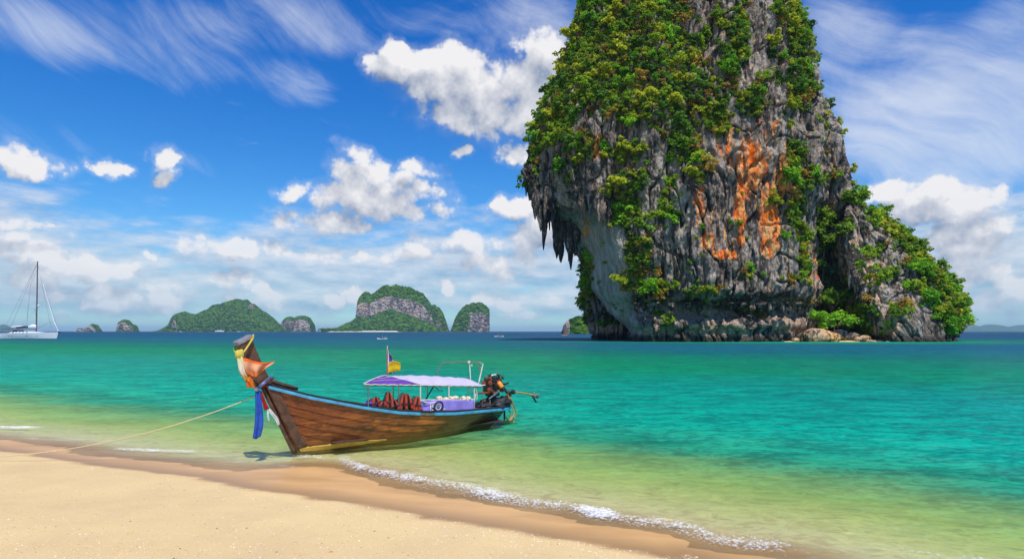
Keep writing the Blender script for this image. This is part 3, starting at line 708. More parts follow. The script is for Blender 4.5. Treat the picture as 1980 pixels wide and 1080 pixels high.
for c in cand:
    tuft = c[6] <= .60
    r = random.uniform(.35, .9) if tuft else (.85 + 2.3 * random.random() ** 2.2) * (1 if c[4] < .25 else 1.25)
    if c[9] == 'shoulder_buttress' and not tuft: r *= 1.2
    k = (int(c[0] // 2), int(c[1] // 2), int(c[2] // 2)); md = r * .42; bad = False
    for a in (-1, 0, 1):
        for b in (-1, 0, 1):
            for e in (-1, 0, 1):
                for o_ in cells.get((k[0]+a, k[1]+b, k[2]+e), ()):
                    if (o_[0]-c[0])**2 + (o_[1]-c[1])**2 + (o_[2]-c[2])**2 < (md + .30 * o_[3])**2: bad = True; break
                if bad: break
            if bad: break
        if bad: break
    if bad: continue
    cells.setdefault(k, []).append((c[0], c[1], c[2], r)); chosen.append((c, r, tuft))
    if len(chosen) > 6000: break
def kind_for(c, tuft):
    px, py = c[7], c[8]; r = random.random()
    if tuft: return 2 if r < .55 else 3 if r < .85 else 0
    if c[9] == 'shoulder_buttress': return 0 if r < .55 else 4 if r < .75 else 2
    if py < 260: return 0 if r < .50 else 1 if r < .64 else 2 if r < .84 else 3 if r < .89 else 4
    return 0 if r < .38 else 2 if r < .68 else 3 if r < .79 else 4 if r < .93 else 1
def front_view(c): return c[4] < .2 and c[8] > -25 and not (c[9] == 'rear_column' and c[7] < 1572) and not (c[9] == 'back_wall' and c[7] > 1150)
big = sorted([x for x in chosen if not x[2] and front_view(x[0])], key=lambda x: -x[1])[:285]
ids = {id(x) for x in big}
cname = {0: 'green', 1: 'dark green', 2: 'yellow green', 3: 'rust brown', 4: 'bright green'}
def region(c):
    px, py, nm = c[7], c[8], c[9]
    if nm == 'shoulder_buttress':
        if px < 1700 and py < 480: w = ('on the upper end of the shoulder ridge, beside the cliff', 'bushes at the top of the shoulder')
        elif py < 500: w = ('on the upper half of the sloping shoulder skyline', 'bushes on the upper shoulder skyline')
        elif px > 1800 and py < 580: w = ('on the outer bend of the shoulder skyline', 'bushes on the outer shoulder')
        elif px > 1800: w = ('at the seaward lower end of the right shoulder', 'bushes at the foot of the shoulder')
        elif px > 1745: w = ('in the middle of the wooded right shoulder', 'bushes in the middle of the shoulder')
        else: w = ('on the bare grey face of the right shoulder', 'bushes on the grey shoulder face')
        return w
    if nm == 'back_wall': return ('on the shaded wall behind the overhang', 'bushes behind the overhang')
    if nm == 'rear_column' or px > 1490:
        if py < 110: return ('at the top of the right cliff edge', 'bushes at the top right edge')
        if py < 260: return ('on the right cliff edge, below its top fringe', 'bushes on the upper right edge')
        if py < 420: return ('in the column right of the orange streaks', 'bushes right of the orange streaks')
        return ('beside the dark gully mouth, right of the face', 'bushes beside the gully')
    if px < 1072 and py > 225: return ('clinging above the hanging stalactites', 'bushes above the stalactites')
    if py < 260:
        v = 'topmost' if py < 90 else 'middle' if py < 175 else 'lower'
        h = 'left' if px < 1180 else 'central' if px < 1320 else 'right'
        return ('in the %s %s part of the thick upper cliff cover' % (v, h), 'bushes, %s %s upper cliff' % (v, h))
    if py < 460:
        h = 'left of the hanging green strip' if px < 1180 else 'in the green strip down the middle left' if px < 1262 else 'left of the orange streaks'
        return ('halfway down the cliff, ' + h, 'bushes halfway down, ' + h)
    return ('low in the green strip above the waterline notch' if px < 1300 else 'low on the face just above the waterline notch', 'bushes low left' if px < 1300 else 'bushes low middle')
def place_bush(o, c, r):
    o.location = (c[0] + c[3] * r * .25, c[1] + c[4] * r * .25, c[2] + c[5] * r * .2 - r * .25)
    o.rotation_euler = (random.uniform(-.3, .3) - c[4] * .0, random.uniform(-.3, .3), random.uniform(0, 6.28)); s = r
    o.scale = (s * random.uniform(.85, 1.2), s * random.uniform(.85, 1.2), s * random.uniform(.75, 1.15))
for (c, r, tf) in big:
    k = kind_for(c, False); o = link('bush', random.choice([b for mi, b in BM if mi == k])); place_bush(o, c, r)
    rg = region(c); sz = 'large' if r > 2.6 else 'mid-sized' if r > 2.1 else 'smaller'
    tag(o, '%s %s bush %s' % (sz, cname[k], rg[0]), 'bush', '%s, %s, %s' % (rg[1], cname[k], sz))
# the remaining cover, beyond 300 bushes: instanced leaf clumps, one object
lib = bpy.data.collections.new('leaf_clumps')
libo = []
for mi, b in BM:
    o = bpy.data.objects.new('leaf_clump_%d' % len(libo), b); lib.objects.link(o); libo.append(mi)
rest = [x for x in chosen if id(x) not in ids]
def scatter(name, pts, rots, scl, idx, label):
    me = bpy.data.meshes.new(name); me.from_pydata(pts, [], [])
    a = me.attributes.new('rot', 'FLOAT_VECTOR', 'POINT'); a.data.foreach_set('vector', np.array(rots, np.float32).ravel())
    a = me.attributes.new('scl', 'FLOAT', 'POINT'); a.data.foreach_set('value', np.array(scl, np.float32))
    a = me.attributes.new('pick', 'INT', 'POINT'); a.data.foreach_set('value', np.array(idx, np.int32))
    o = link(name, me); md = o.modifiers.new('scatter', 'NODES')
    g = bpy.data.node_groups.new(name, 'GeometryNodeTree'); md.node_group = g
    g.interface.new_socket('Geometry', in_out='INPUT', socket_type='NodeSocketGeometry'); g.interface.new_socket('Geometry', in_out='OUTPUT', socket_type='NodeSocketGeometry')
    N = g.nodes; gi = N.new('NodeGroupInput'); go = N.new('NodeGroupOutput'); ip = N.new('GeometryNodeInstanceOnPoints'); ci_ = N.new('GeometryNodeCollectionInfo')
    ci_.inputs['Collection'].default_value = lib; ci_.inputs['Separate Children'].default_value = True; ci_.inputs['Reset Children'].default_value = True
    ip.inputs['Pick Instance'].default_value = True
    def na(n_, ty):
        x = N.new('GeometryNodeInputNamedAttribute'); x.data_type = ty; x.inputs['Name'].default_value = n_; return [s for s in x.outputs if s.enabled and s.name == 'Attribute'][0]
    L = g.links; L.new(gi.outputs[0], ip.inputs['Points']); L.new(ci_.outputs[0], ip.inputs['Instance']); L.new(na('pick', 'INT'), ip.inputs['Instance Index'])
    L.new(na('rot', 'FLOAT_VECTOR'), ip.inputs['Rotation']); L.new(na('scl', 'FLOAT'), ip.inputs['Scale']); L.new(ip.outputs[0], go.inputs[0])
    tag(o, label, kind='stuff'); return o
names = sorted(range(len(libo)), key=lambda i: 'leaf_clump_%d' % i)      # collection info sorts children by name
rank = {i: r for r, i in enumerate(names)}
pts, rots, scl, idx = [], [], [], []
for (c, r, tf) in rest:
    k = kind_for(c, tf); i = random.choice([i for i, mi in enumerate(libo) if mi == k])
    pts.append((c[0] + c[3]*r*.25, c[1] + c[4]*r*.25, c[2] - r*.25)); rots.append((random.uniform(-.3,.3), random.uniform(-.3,.3), random.uniform(0,6.28))); scl.append(r); idx.append(rank[i])
scatter('cliff_greenery', pts, rots, scl, idx, 'dense low greenery and tufts covering the ledges of the limestone island')
print('bushes', len(big), 'rest', len(rest))

# trees one can tell apart in the gully and on the shoulder
def tree(name, label, base, h, lobes, matl, n, size, seed, trunk_r=.18, group=None):
    e = empty(name, base); tag(e, label, 'tree', group)
    tb = MB(); r = random.Random(seed)
    tb.tube([(0, 0, -.4), (.1*h*.3, 0, h*.3), (-.03*h, .02*h, h*.62)], [trunk_r*1.3, trunk_r, trunk_r*.6], 8)
    for (x, y, z, q_) in lobes: tb.tube([(0, 0, h*.35), (x*.5, y*.5, h*.35 + (z - h*.35)*.6), (x, y, z)], [trunk_r*.5, trunk_r*.35, trunk_r*.12], 5)
    tb.build('trunk', M_BARK, e)
    V, Fc = leaf_cloud(n, lobes, size, seed, .6, .35); me = mesh_np('crown', V, Fc, False); link('crown', me, e, matl); return e
def gp(px, py, d): return P(px, py, d * RY)
def lob(n, w_, h0, h1, r0, r1, seed, dep=.8):
    r = random.Random(seed); return [(r.uniform(-w_, w_), r.uniform(-w_*dep, w_*dep), r.uniform(h0, h1), r.uniform(r0, r1)) for _ in range(n)]
tree('tree', 'bright green spreading tree leaning out over the orange boulder', gp(1612, 648, 212), 6.5, lob(16, 5.6, 2.2, 6.0, 1.1, 2.0, 1, .6), LEAVES[4], 2600, .24, 5)
tree('tree', 'olive green tree just above the bright spreading tree in the gully', gp(1606, 622, 222), 9, lob(12, 4.0, 4, 9, 1.2, 2.2, 2), LEAVES[0], 2000, .24, 6)
tree('tree', 'pale grey green tree halfway up the shaded gully', gp(1594, 600, 228), 12, lob(12, 3.4, 6, 13, 1.3, 2.2, 3), leaf_mat('leaf_greygreen', (.07,.15,.05), (.22,.34,.14)), 2000, .24, 7)
tree('tree', 'tall dark green tree column filling the upper gully', gp(1588, 560, 226), 22, lob(16, 2.9, 3, 22, 1.5, 2.3, 4), LEAVES[1], 2600, .24, 8)
tree('tree', 'dense green tree crowning the top end of the gully', gp(1592, 500, 224), 14, lob(10, 2.6, 5, 13.5, 1.6, 2.4, 5), LEAVES[0], 2000, .24, 9)
tree('tree', 'topmost green tree on the ridge of the right shoulder', gp(1662, 400, 218), 4.5, lob(7, 2.8, 1.5, 4.5, 1.2, 1.9, 6), LEAVES[0], 1300, .24, 10)
tree('tree', 'broad dark green tree on the outer skyline of the shoulder', gp(1796, 540, 226), 5, lob(8, 2.6, 1.5, 5., 1.2, 1.9, 7), LEAVES[1], 1600, .24, 11)
tree('tree', 'bright green tree at the seaward foot of the right shoulder', gp(1848, 632, 222), 7, lob(11, 3.4, 1.2, 7.0, 1.4, 2.3, 8), LEAVES[4], 1900, .24, 12)
tree('tree', 'yellow green rounded tree low on the face of the right shoulder', gp(1740, 606, 206), 3.0, lob(7, 2.6, .6, 2.6, .8, 1.2, 9, .4), LEAVES[2], 1300, .22, 13)
tree('tree', 'green tree hanging off the left edge over the stalactites', gp(1030, 330, 220), 6, lob(9, 1.7, 0, 9, .9, 1.5, 10), LEAVES[0], 1500, .22, 14)

# boulders, rubble and the tiny beach in the gully mouth
def boulder(name, c, size, seed, matl, res=3, parent=None):
    bm = bmesh.new(); bmesh.ops.create_icosphere(bm, subdivisions=res, radius=1)
    co = np.array([v.co[:] for v in bm.verts]); sg = seed * 3.7
    d = 1 + .28 * fbm(co[:, 0] * .9 + sg, co[:, 1] * .9, co[:, 2] * .9, 3) + .10 * ridged(co[:, 0] * 2.2 + sg, co[:, 1] * 2.2, co[:, 2] * 2.2, 3)
    co = co * d[:, None]; co = np.sign(co) * np.abs(co) ** .85
    for v, p in zip(bm.verts, co): v.co = Vector((p[0] * size[0], p[1] * size[1], p[2] * size[2]))
    me = bpy.data.meshes.new(name); bm.to_mesh(me); bm.free()
    for p in me.polygons: p.use_smooth = True
    o = link(name, me, parent, matl); o.location = c; return o
M_BLD = rock_material('boulder_orange', ((.88,.46,.15),(.52,.36,.24)), 1.6, False)
M_BLD2 = rock_material('boulder_grey', ((.24,.20,.17),(.12,.10,.09)), 1.6, False)
o = boulder('boulder', gp(1578, 653, 206), (3.9, 2.6, 2.1), 2, M_BLD, 4); tag(o, 'big orange boulder at the water edge in front of the gully tree', 'boulder')
o = boulder('boulder', gp(1604, 655, 207), (2.2, 2.0, 1.55), 5, M_BLD, 4); tag(o, 'smaller tan boulder leaning on the right of the big orange boulder', 'boulder')
for k, (px, py, s, d) in enumerate([(1632,650,.9,210),(1645,652,.7,209),(1658,655,.8,209),(1668,658,.5,206),(1680,659,.6,206),(1650,648,1.,212),(1690,660,.45,205),(1625,644,1.2,212),(1672,652,.9,210),(1702,661,.5,204),(1538,657,.7,207),(1716,661,.4,204)]):
    o = boulder('rock', gp(px, py, d), (s*1.4, s, s*.8), k + 11, M_BLD2 if k % 2 else M_BLD, 2)
    tag(o, ['brown rock touching the right side of the smaller tan boulder','small grey rock second from the tan boulder','low brown rock at the middle of the little beach','flat small rock right of the middle of the little beach','small rock near the right end of the little beach','larger rock behind the middle of the little beach','tiny rock at the right end of the little beach','large rock under the bright gully tree behind the tan boulder','grey rock lying back against the foot of the shoulder','small rock just past the right end of the little beach','rock left of the big orange boulder','tiny outermost rock below the tan slab of the shoulder'][k], 'rock', 'rubble in the gully mouth')
mb = MB(); c0 = gp(1615, 661, 210)
rows = []
for i in range(9):
    v = i / 8; rows.append([(c0[0] + (u / 20 - .5) * 32 * (1 - .25 * v), 154 + v * 16, -.5 + 1.5 * math.sin(v * 1.3) + .12 * math.sin(u * 1.7)) for u in range(21)])
mb.grid(rows); tag(mb.build('islet_beach', M_SAND), 'sliver of pale sand below the gully', kind='structure')

# ================================================================== far islands
def island_material(name, cov):
    m, q, out = mat(name); pos = q.new('ShaderNodeNewGeometry').outputs['Position']; g = q.attr('cover')
    nz3 = q.noise(pos, .02, 6, .6); st = q.noise(q.v('MULTIPLY', pos, (1, 1, .3)), .035, 7, .7); fi = q.noise(pos, .09, 6, .7)
    rock = q.mix(q.ss(st, .38, .60), (.66, .54, .47, 1), (.15, .14, .145, 1)); rock = q.mix(q.ss(nz3, .5, .65), rock, (.68, .46, .34, 1))
    rock = q.mix(q.m('MULTIPLY', q.ss(fi, .55, .68), .7), rock, (.06, .06, .06, 1))
    gr = q.mix(q.ss(q.noise(pos, .05, 5, .7), .35, .65), (.03, .10, .022, 1), (.14, .29, .035, 1))
    gr = q.mix(q.m('MULTIPLY', q.ss(fi, .5, .7), .7), gr, (.012, .034, .016, 1))
    k = q.ss(q.m('ADD', g, q.m('MULTIPLY', q.m('SUBTRACT', q.noise(pos, .03, 6, .7), .5), 1.3)), .42, .56)
    c = q.mix(k, rock, gr)
    hh = q.m('ADD', q.m('MULTIPLY', fi, 1.), q.m('MULTIPLY', q.voro(pos, .07, 'F1', 2.), 1.))
    bsdf(q, out, c, .95, 0, .1, bump(q, hh, 1., 20.)); return m
M_ISL = island_material('far_island', 0)
def far_island(name, prof, D, label, depth=.5, cliff=5., cover=None, nx=220, ny=70, amp=1., parent=None, cat='island'):
    """prof: skyline points in picture coordinates; depth: half thickness over half width; cliff: steepness"""
    pp_ = np.array(prof, float); a0, a1 = pp_[0, 0], pp_[-1, 0]; sc = D / F
    x = np.linspace(a0, a1, nx); hp = np.interp(x, pp_[:, 0], HOR - pp_[:, 1]) * sc + CAMZ
    wid = (a1 - a0) * sc; v = np.linspace(-1, 1, ny)
    XX = np.repeat(((x - 990) * sc)[None, :], ny, 0); VV = np.repeat(v[:, None], nx, 1); YY = D + VV * wid * depth * .55
    XX = XX * (YY / D) if False else XX
    u = np.linspace(-1, 1, nx)[None, :]
    prof_v = np.clip(1 - np.abs(VV) ** 2.2, 0, 1) ** (1 / cliff * 1.6)
    H = hp[None, :] * prof_v
    nse = fbm(XX / (wid * .08), YY / (wid * .08), XX * 0 + a0, 4) * .06 + ridged(XX / (wid * .03), YY / (wid * .03), XX * 0 + a1, 3) * .022
    H = H * (1 + nse * amp * (1 - .6 * prof_v)) + nse * amp * .45 * hp[None, :] * prof_v
    H = np.where(prof_v < .02, -6, H)
    g = np.full(H.shape, .75 if cover is None else 0.)
    PX, PY = 990 + XX / YY * F, HOR - (H - CAMZ) / YY * F
    if cover is not None: g = cover(PX, PY, H / (hp[None, :] + 1e-6), VV)
    V = np.stack([XX, YY, H], -1).reshape(-1, 3)
    if parent is None:
        me = mesh_np(name, V, gridfaces(ny, nx), True, {'cover': g}); o = link(name, me, None, M_ISL)
        return tag(o, label, cat)
    V = V - np.array(parent.location); me = mesh_np(name, V, gridfaces(ny, nx), True, {'cover': g}); return link(name, me, parent, M_ISL)
rocky = lambda top=.72, bot=.0: (lambda PX, PY, r, v: sstep(r, top - .1, top + .1) * .9 + .25 + .4 * sstep(bot - r, -.05, .1))
far_island('islet', [(152,640),(156,634),(162,635),(168,634),(174,631),(180,626),(186,628),(190,636),(192,640)], 3600, 'tiny two humped rock islet farthest left of the small rocks', .5, 6, rocky(.8))
far_island('islet', [(231,640),(233,622),(240,618),(248,619),(254,627),(260,628),(264,640)], 3500, 'small stubby rock islet left of the long green island', .6, 8, rocky(.82))
far_island('green_island', [(312,640),(322,637),(332,630),(340,624),(346,606),(356,602),(368,606),(384,607),(392,603),(404,598),(416,590),(430,588),(440,583),(456,580),(468,583),(480,582),(490,588),(498,596),(512,604),(526,616),(538,628),(548,640)], 3400,
           'long hump backed green wooded island on the left horizon', .28, 3.2, lambda PX, PY, r, v: .8 - .5 * np.exp(-((PX - 484)/9)**2 - ((PY - 592)/7)**2), 300, 90)
far_island('rock_spire', [(333,640),(334,626),(336,614),(340,613),(342,622),(344,640)], 3300, 'thin rock needle at the left end of the long green island', .6, 8, rocky(.9), 40, 30)
far_island('islet', [(545,640),(547,624),(552,616),(560,612),(568,615),(576,612),(588,611),(598,614),(604,625),(606,640)], 3700, 'flat topped pink rock islet between the two large islands', .5, 9, rocky(.80))
ib = empty('table_island', (P(750, 640, 3000)[0], 3000, 0)); tag(ib, 'great flat topped island with pink cliffs and a white beach', 'island')
far_island('cliff', [(690,640),(694,600),(696,578),(704,568),(716,569),(720,572),(730,562),(744,556),(760,554),(780,556),(800,561),(818,570),(826,580),(834,592),(840,612),(846,640)], 3060, '', .30, 9,
           lambda PX, PY, r, v: .15 + .75 * sstep(r, .70, .84) + .2 * sstep(PX, 735, 800) * sstep(r, .5, .8) - .3 * np.exp(-((PX - 720) / 30) ** 2 - ((PY - 600) / 12) ** 2), 280, 80, 1.2, ib)
far_island('east_bluff', [(818,640),(826,600),(838,590),(850,596),(858,608),(864,626),(868,640)], 3100, '', .5, 6, lambda PX, PY, r, v: .45 + .3 * sstep(r, .4, .8), 120, 60, 1., ib)
far_island('wooded_slope', [(626,640),(634,636),(650,634),(664,628),(680,620),(694,612),(712,614),(730,608),(748,598),(760,597),(776,604),(800,612),(824,620),(842,630),(862,640)], 2880, '', .16, 2.2, lambda PX, PY, r, v: .85 + 0 * PX, 280, 60, 1.2, ib)
V, Fc = leaf_cloud(2600, [((px - 990) / F * 2880 - ib.location.x, 2790 - 3000 + random.uniform(-14, 14), 7, random.uniform(9, 13)) for px in np.linspace(632, 706, 26)], 2.2, 77)
link('shore_wood', mesh_np('shore_wood', V, Fc, False), ib, LEAVES[1])
mb = MB(); rows = [[((px - 990) / F * 2740 - ib.location.x, 2740 - 3000 + v * 60, -.5 + v * 5 * (1 if 632 < px < 765 else .2)) for px in np.linspace(624, 772, 30)] for v in (0, .5, 1.)]
mb.grid(rows); mb.build('beach', simple('white_sand', (.72, .66, .55), .9), ib)
far_island('islet', [(872,640),(875,632),(882,612),(892,598),(904,590),(916,587),(928,586),(940,592),(950,602),(955,614),(957,624),(950,636),(946,640)], 2900, 'blunt rock islet with a pink flank right of the great flat topped island', .5, 8,
           lambda PX, PY, r, v: .3 + .55 * sstep(r, .6, .8) + .5 * sstep(905 - PX, -10, 10), 160, 80, 1.1)
far_island('islet', [(1087,640),(1090,628),(1098,620),(1112,613),(1124,612),(1136,618),(1150,622),(1160,640)], 640, 'low green islet peeping out behind the left foot of the tall rock', .5, 5, lambda PX, PY, r, v: .3 + .6 * sstep(PX, 1096, 1108), 120, 60, 1.2)
far_island('distant_hills', [(1780,640),(1800,634),(1850,630),(1872,626),(1892,632),(1912,627),(1930,629),(1950,633),(1972,628),(2000,632),(2060,626),(2120,634),(2180,640)], 12500, 'faint blue line of hills on the horizon right of the tall rock', .12, 3, None, 160, 30, 1., None, 'hills')
far_island('distant_hills', [(-60,640),(-40,630),(-20,634),(-2,630),(6,627),(12,629),(18,636),(22,640)], 11000, 'faint blue hill on the horizon behind the sailing yacht', .3, 3, None, 80, 30, 1., None, 'hills')

# ================================================================== the longtail boat
Kx, Ky = P(575, 877, F * CAMZ / (877 - HOR))[:2]
Ax, Ay = -.744, -.668; Nx, Ny = .668, -.744
boat = empty('longtail_boat', (Kx, Ky, 0), math.atan2(Ay, Ax))
tag(boat, 'brown wooden longtail boat with blue rail and lilac awning, bow touching the sand', 'boat')
def B(px, py, n):
    """point of the boat's own frame (forward, towards the beach side, up) seen at a picture point"""
    r = (px - 990) / F; s = (r * (Ky + n * Ny) - Kx - n * Nx) / (Ax - r * Ay); d = Ky + s * Ay + n * Ny
    return (s, n, CAMZ + (HOR - py) / F * d)
def W(p): return (Kx + p[0] * Ax + p[1] * Nx, Ky + p[0] * Ay + p[1] * Ny, p[2])
def BW(px, py, n): return W(B(px, py, n))

wood, q, out = mat('hull_wood')
oc = q.new('ShaderNodeTexCoord').outputs['Object']; ox, oy, oz = q.sep(oc)
gr = q.noise(q.v('MULTIPLY', oc, (1.1, 6, 9)), 2.2, 7, .68); pt = q.noise(q.v('MULTIPLY', oc, (1, 1, 2)), 1.3, 6, .65); fn_ = q.noise(q.v('MULTIPLY', oc, (1, 4, 4)), 24, 3, .6)
c = q.mix(q.ss(gr, .32, .68), (.15, .036, .012, 1), (.32, .095, .026, 1))
c = q.mix(q.m('MULTIPLY', q.ss(pt, .5, .62), .75), c, (.040, .018, .011, 1))
wear = q.m('MULTIPLY', q.ss(q.noise(q.v('MULTIPLY', oc, (.9, 1, 5)), 1.6, 5, .6), .50, .62), q.m('MULTIPLY', q.ss(oz, .95, .6), q.ss(oz, .12, .3)))
wear = q.m('MULTIPLY', wear, q.ss(ox, -4.2, -2.6))
c = q.mix(wear, c, (.52, .155, .028, 1))
c = q.mix(q.m('MULTIPLY', q.ss(ox, -3.0, -6.3), .8), c, q.mix(q.ss(pt, .35, .65), (.14, .125, .055, 1), (.075, .10, .07, 1)))
c = q.mix(q.m('MULTIPLY', q.ss(q.m('ADD', oz, q.m('MULTIPLY', pt, .25)), .42, .12), .55), c, (.13, .12, .03, 1))
c = q.mix(q.m('MULTIPLY', q.ss(fn_, .62, .72), .5), c, (.03, .015, .01, 1))
bsdf(q, out, c, .22, 0, .6, bump(q, q.m('ADD', gr, fn_), .35, .01))
M_WOOD = wood
M_DARKW = simple('dark_wood', (.085, .046, .028), .55, var=.4, scale=5, bmp=.4, dirt=(.03, .018, .012))
M_POST = simple('prow_wood', (.12, .062, .040), .5, var=.4, scale=6, bmp=.5, dirt=(.045, .026, .02))
M_CAP = simple('grey_cap', (.20, .20, .22), .6, var=.35, scale=14, dirt=(.09, .09, .10))
M_BLUE = simple('blue_rail_paint', (.07, .34, .55), .4, var=.22, scale=5, dirt=(.06, .22, .34), bmp=.3)
M_BLACK = simple('black_rubber', (.022, .021, .023), .6, var=.4, scale=10)
M_YEL = simple('yellow_stripe_paint', (.58, .36, .07), .5, var=.2, scale=5, dirt=(.33, .19, .05))
M_STEEL = simple('worn_steel', (.30, .30, .29), .35, .8, scale=12, dirt=(.12, .08, .05))
M_PALE = simple('pale_pole', (.62, .58, .50), .45, 0, var=.15, scale=9, dirt=(.25, .22, .18))
M_WHITE = simple('white_cord', (.78, .77, .72), .7, var=.12)
M_LILAC = simple('lilac_awning', (.62, .55, .80), .75, var=.08, scale=3, trans=.25, bmp=.4)
M_PURPLE = simple('purple_awning', (.115, .035, .30), .7, var=.25, scale=4, bmp=.6)
M_CURT = simple('violet_side_sheet', (.27, .20, .62), .65, var=.18, scale=3, bmp=.5)
M_ORANGE = simple('jacket_orange', (.42, .055, .030), .75, var=.25, scale=14)
M_RUST = simple('rusty_red_metal', (.30, .07, .035), .55, .2, scale=16, dirt=(.06, .03, .02))
M_ENG = simple('oily_engine', (.045, .040, .040), .4, .5, var=.5, scale=20, dirt=(.20, .07, .03))
M_FILT = simple('orange_filter', (.80, .26, .03), .4, var=.2)
M_HOSE = simple('ochre_hose', (.42, .26, .06), .5, var=.25, scale=12)
M_CREAM = simple('cream_foam', (.68, .52, .40), .8, var=.15, scale=10)

rail = [B(*a) for a in [(512,742,.05),(545,750,.16),(600,764,.34),(700,783,.60),(770,793,.73),(825,796,.77),(880,795,.74),(940,790,.56),(975,787,.32),(986,784,.14)]]
rs = np.array([r[0] for r in rail])[::-1]; rn = np.array([r[1] for r in rail])[::-1]; rz = np.array([r[2] for r in rail])[::-1]
S_B, S_E = rs[-1], rs[0]
def smooth_interp(x, xp, fp):
    return (np.interp(x - .18, xp, fp) + 2 * np.interp(x, xp, fp) + np.interp(x + .18, xp, fp)) / 4
def hull(t, q_):
    zs_q = q_
    srail = S_B + (S_E - S_B) * t
    sh_z = smooth_interp(srail, rs, rz); b = smooth_interp(srail, rs, rn)
    s0 = S_B * q_ ** 1.0; s1 = S_E + .75 * (1 - q_)
    s = s0 + (s1 - s0) * t
    zk = np.interp(s, [S_E, -6, -4.2, -2, -.4, 0, 1], [.28, -.02, -.20, -.18, -.06, -.02, 0])
    e = 1.0 + .55 * np.sin(np.pi * np.clip(t * 1.1, 0, 1)); z = zk + (sh_z - zk) * q_ ** e
    u = np.sin(np.pi * np.clip(t * 1.15, 0, 1)) ** .6
    g = (1 - u) * q_ ** .95 + u * np.sin(q_ * np.pi / 2) ** .62
    return s, b * g, z
def hullp(t, q_, side=1, off=0.):
    s, n, z = hull(np.float64(t), np.float64(q_)); return Vector((float(s), side * (float(n) + off), float(z)))
NS = 7; QS = [0, .18, .34, .49, .63, .76, .88, 1.0]
for side in (1, -1):
    for k in range(NS):
        q0, q1 = QS[k] - (.012 if k else 0), QS[k+1] + .004
        rows = []
        for j in range(6):
            qq = q0 + (q1 - q0) * j / 5
            rows.append([hullp(i / 46, qq, side, .010 - .006 * j / 5) for i in range(47)])
        o = MB().grid(rows).build('strake', M_WOOD, boat, solid=.022)
# inner lining and floor
for side in (1, -1):
    rows = [[hullp(.03 + .95 * i / 36, q_, side, -.03) for i in range(37)] for q_ in np.linspace(.2, .99, 9)]
    MB().grid(rows).build('inner_lining', M_DARKW, boat, solid=.008)
for k in range(16):
    t_ = .12 + k * .052
    mb = MB(); mb.tube([hullp(t_, q_, 1, -.05) for q_ in np.linspace(.98, .25, 8)] + [hullp(t_, q_, -1, -.05) for q_ in np.linspace(.25, .98, 8)], .028, 6); mb.build('rib', M_DARKW, boat)
def zr(s): return float(np.interp(s, rs, rz))
def nr_(s): return float(np.interp(s, rs, rn))
for k, y in enumerate(np.linspace(-.42, .42, 7)):
    MB().box((-3.3, y, .22), (5.2, .125, .025)).build('floor_board', M_DARKW, boat, bevel=.004)
for s in (-.3, -1.35, -2.3, -3.2, -4.1, -5.0):
    MB().box((s, 0, zr(s) - .12), (.24, 2 * nr_(s) - .06, .035)).build('thwart', M_DARKW, boat, bevel=.006)
rows = [[(s, y * max(nr_(s) - .02, .02), zr(s) - .03 + .03 * (1 - y * y)) for s in np.linspace(S_B - .05, -.35, 14)] for y in np.linspace(-1, 1, 7)]
MB().grid(rows).build('foredeck', M_DARKW, boat, solid=.02)
# rails
def along(side, s0, s1, dn, dz, n=40): return [(s, side * (nr_(s) + dn), zr(s) + dz) for s in np.linspace(s0, s1, n)]
def ribbon(side, s0, s1, dn0, dn1, dz0, dz1, n=40):
    mb = MB(); a = along(side, s0, s1, dn0, dz1, n); b = along(side, s0, s1, dn1, dz1, n); c_ = along(side, s0, s1, dn1, dz0, n); d_ = along(side, s0, s1, dn0, dz0, n)
    vs = a + b + c_ + d_; N_ = len(a); fs = []
    for i in range(N_ - 1):
        for u in range(4): fs.append((u*N_+i, u*N_+i+1, ((u+1) % 4)*N_+i+1, ((u+1) % 4)*N_+i))
    fs += [(0, N_, 2*N_, 3*N_), (N_-1, 4*N_-1, 3*N_-1, 2*N_-1)]
    return mb.add(vs, fs)
sA, sB_ = B(811, 795, .76)[0], B(838, 796, .77)[0]
ribbon(1, S_B - .05, sA, .012, .062, -.088, -.018).build('blue_rail', M_BLUE, boat, bevel=.008)
ribbon(1, sB_, S_E + .02, .012, .062, -.088, -.018, 24).build('blue_rail', M_BLUE, boat, bevel=.008)
ribbon(1, sA - .01, sB_ + .01, .012, .034, -.080, -.026, 6).build('bare_rail_patch', M_STEEL, boat)
ribbon(-1, S_B - .05, S_E + .02, .012, .062, -.088, -.018).build('blue_rail', M_BLUE, boat, bevel=.008)
for side in (1, -1): ribbon(side, S_B + .02, S_E, -.075, .03, -.012, .030).build('gunwale', M_BLACK if side > 0 else M_DARKW, boat, bevel=.006)
tr = MB(); qs_ = np.linspace(.05, 1, 9)
tr.grid([[hullp(.995, q_, sd_ * 1.0) if abs(sd_) == 1 else Vector((hullp(.995, q_)[0], hullp(.995, q_)[1] * sd_, hullp(.995, q_)[2])) for sd_ in (-1, -.5, 0, .5, 1)] for q_ in qs_]).build('transom', M_WOOD, boat, solid=.03)
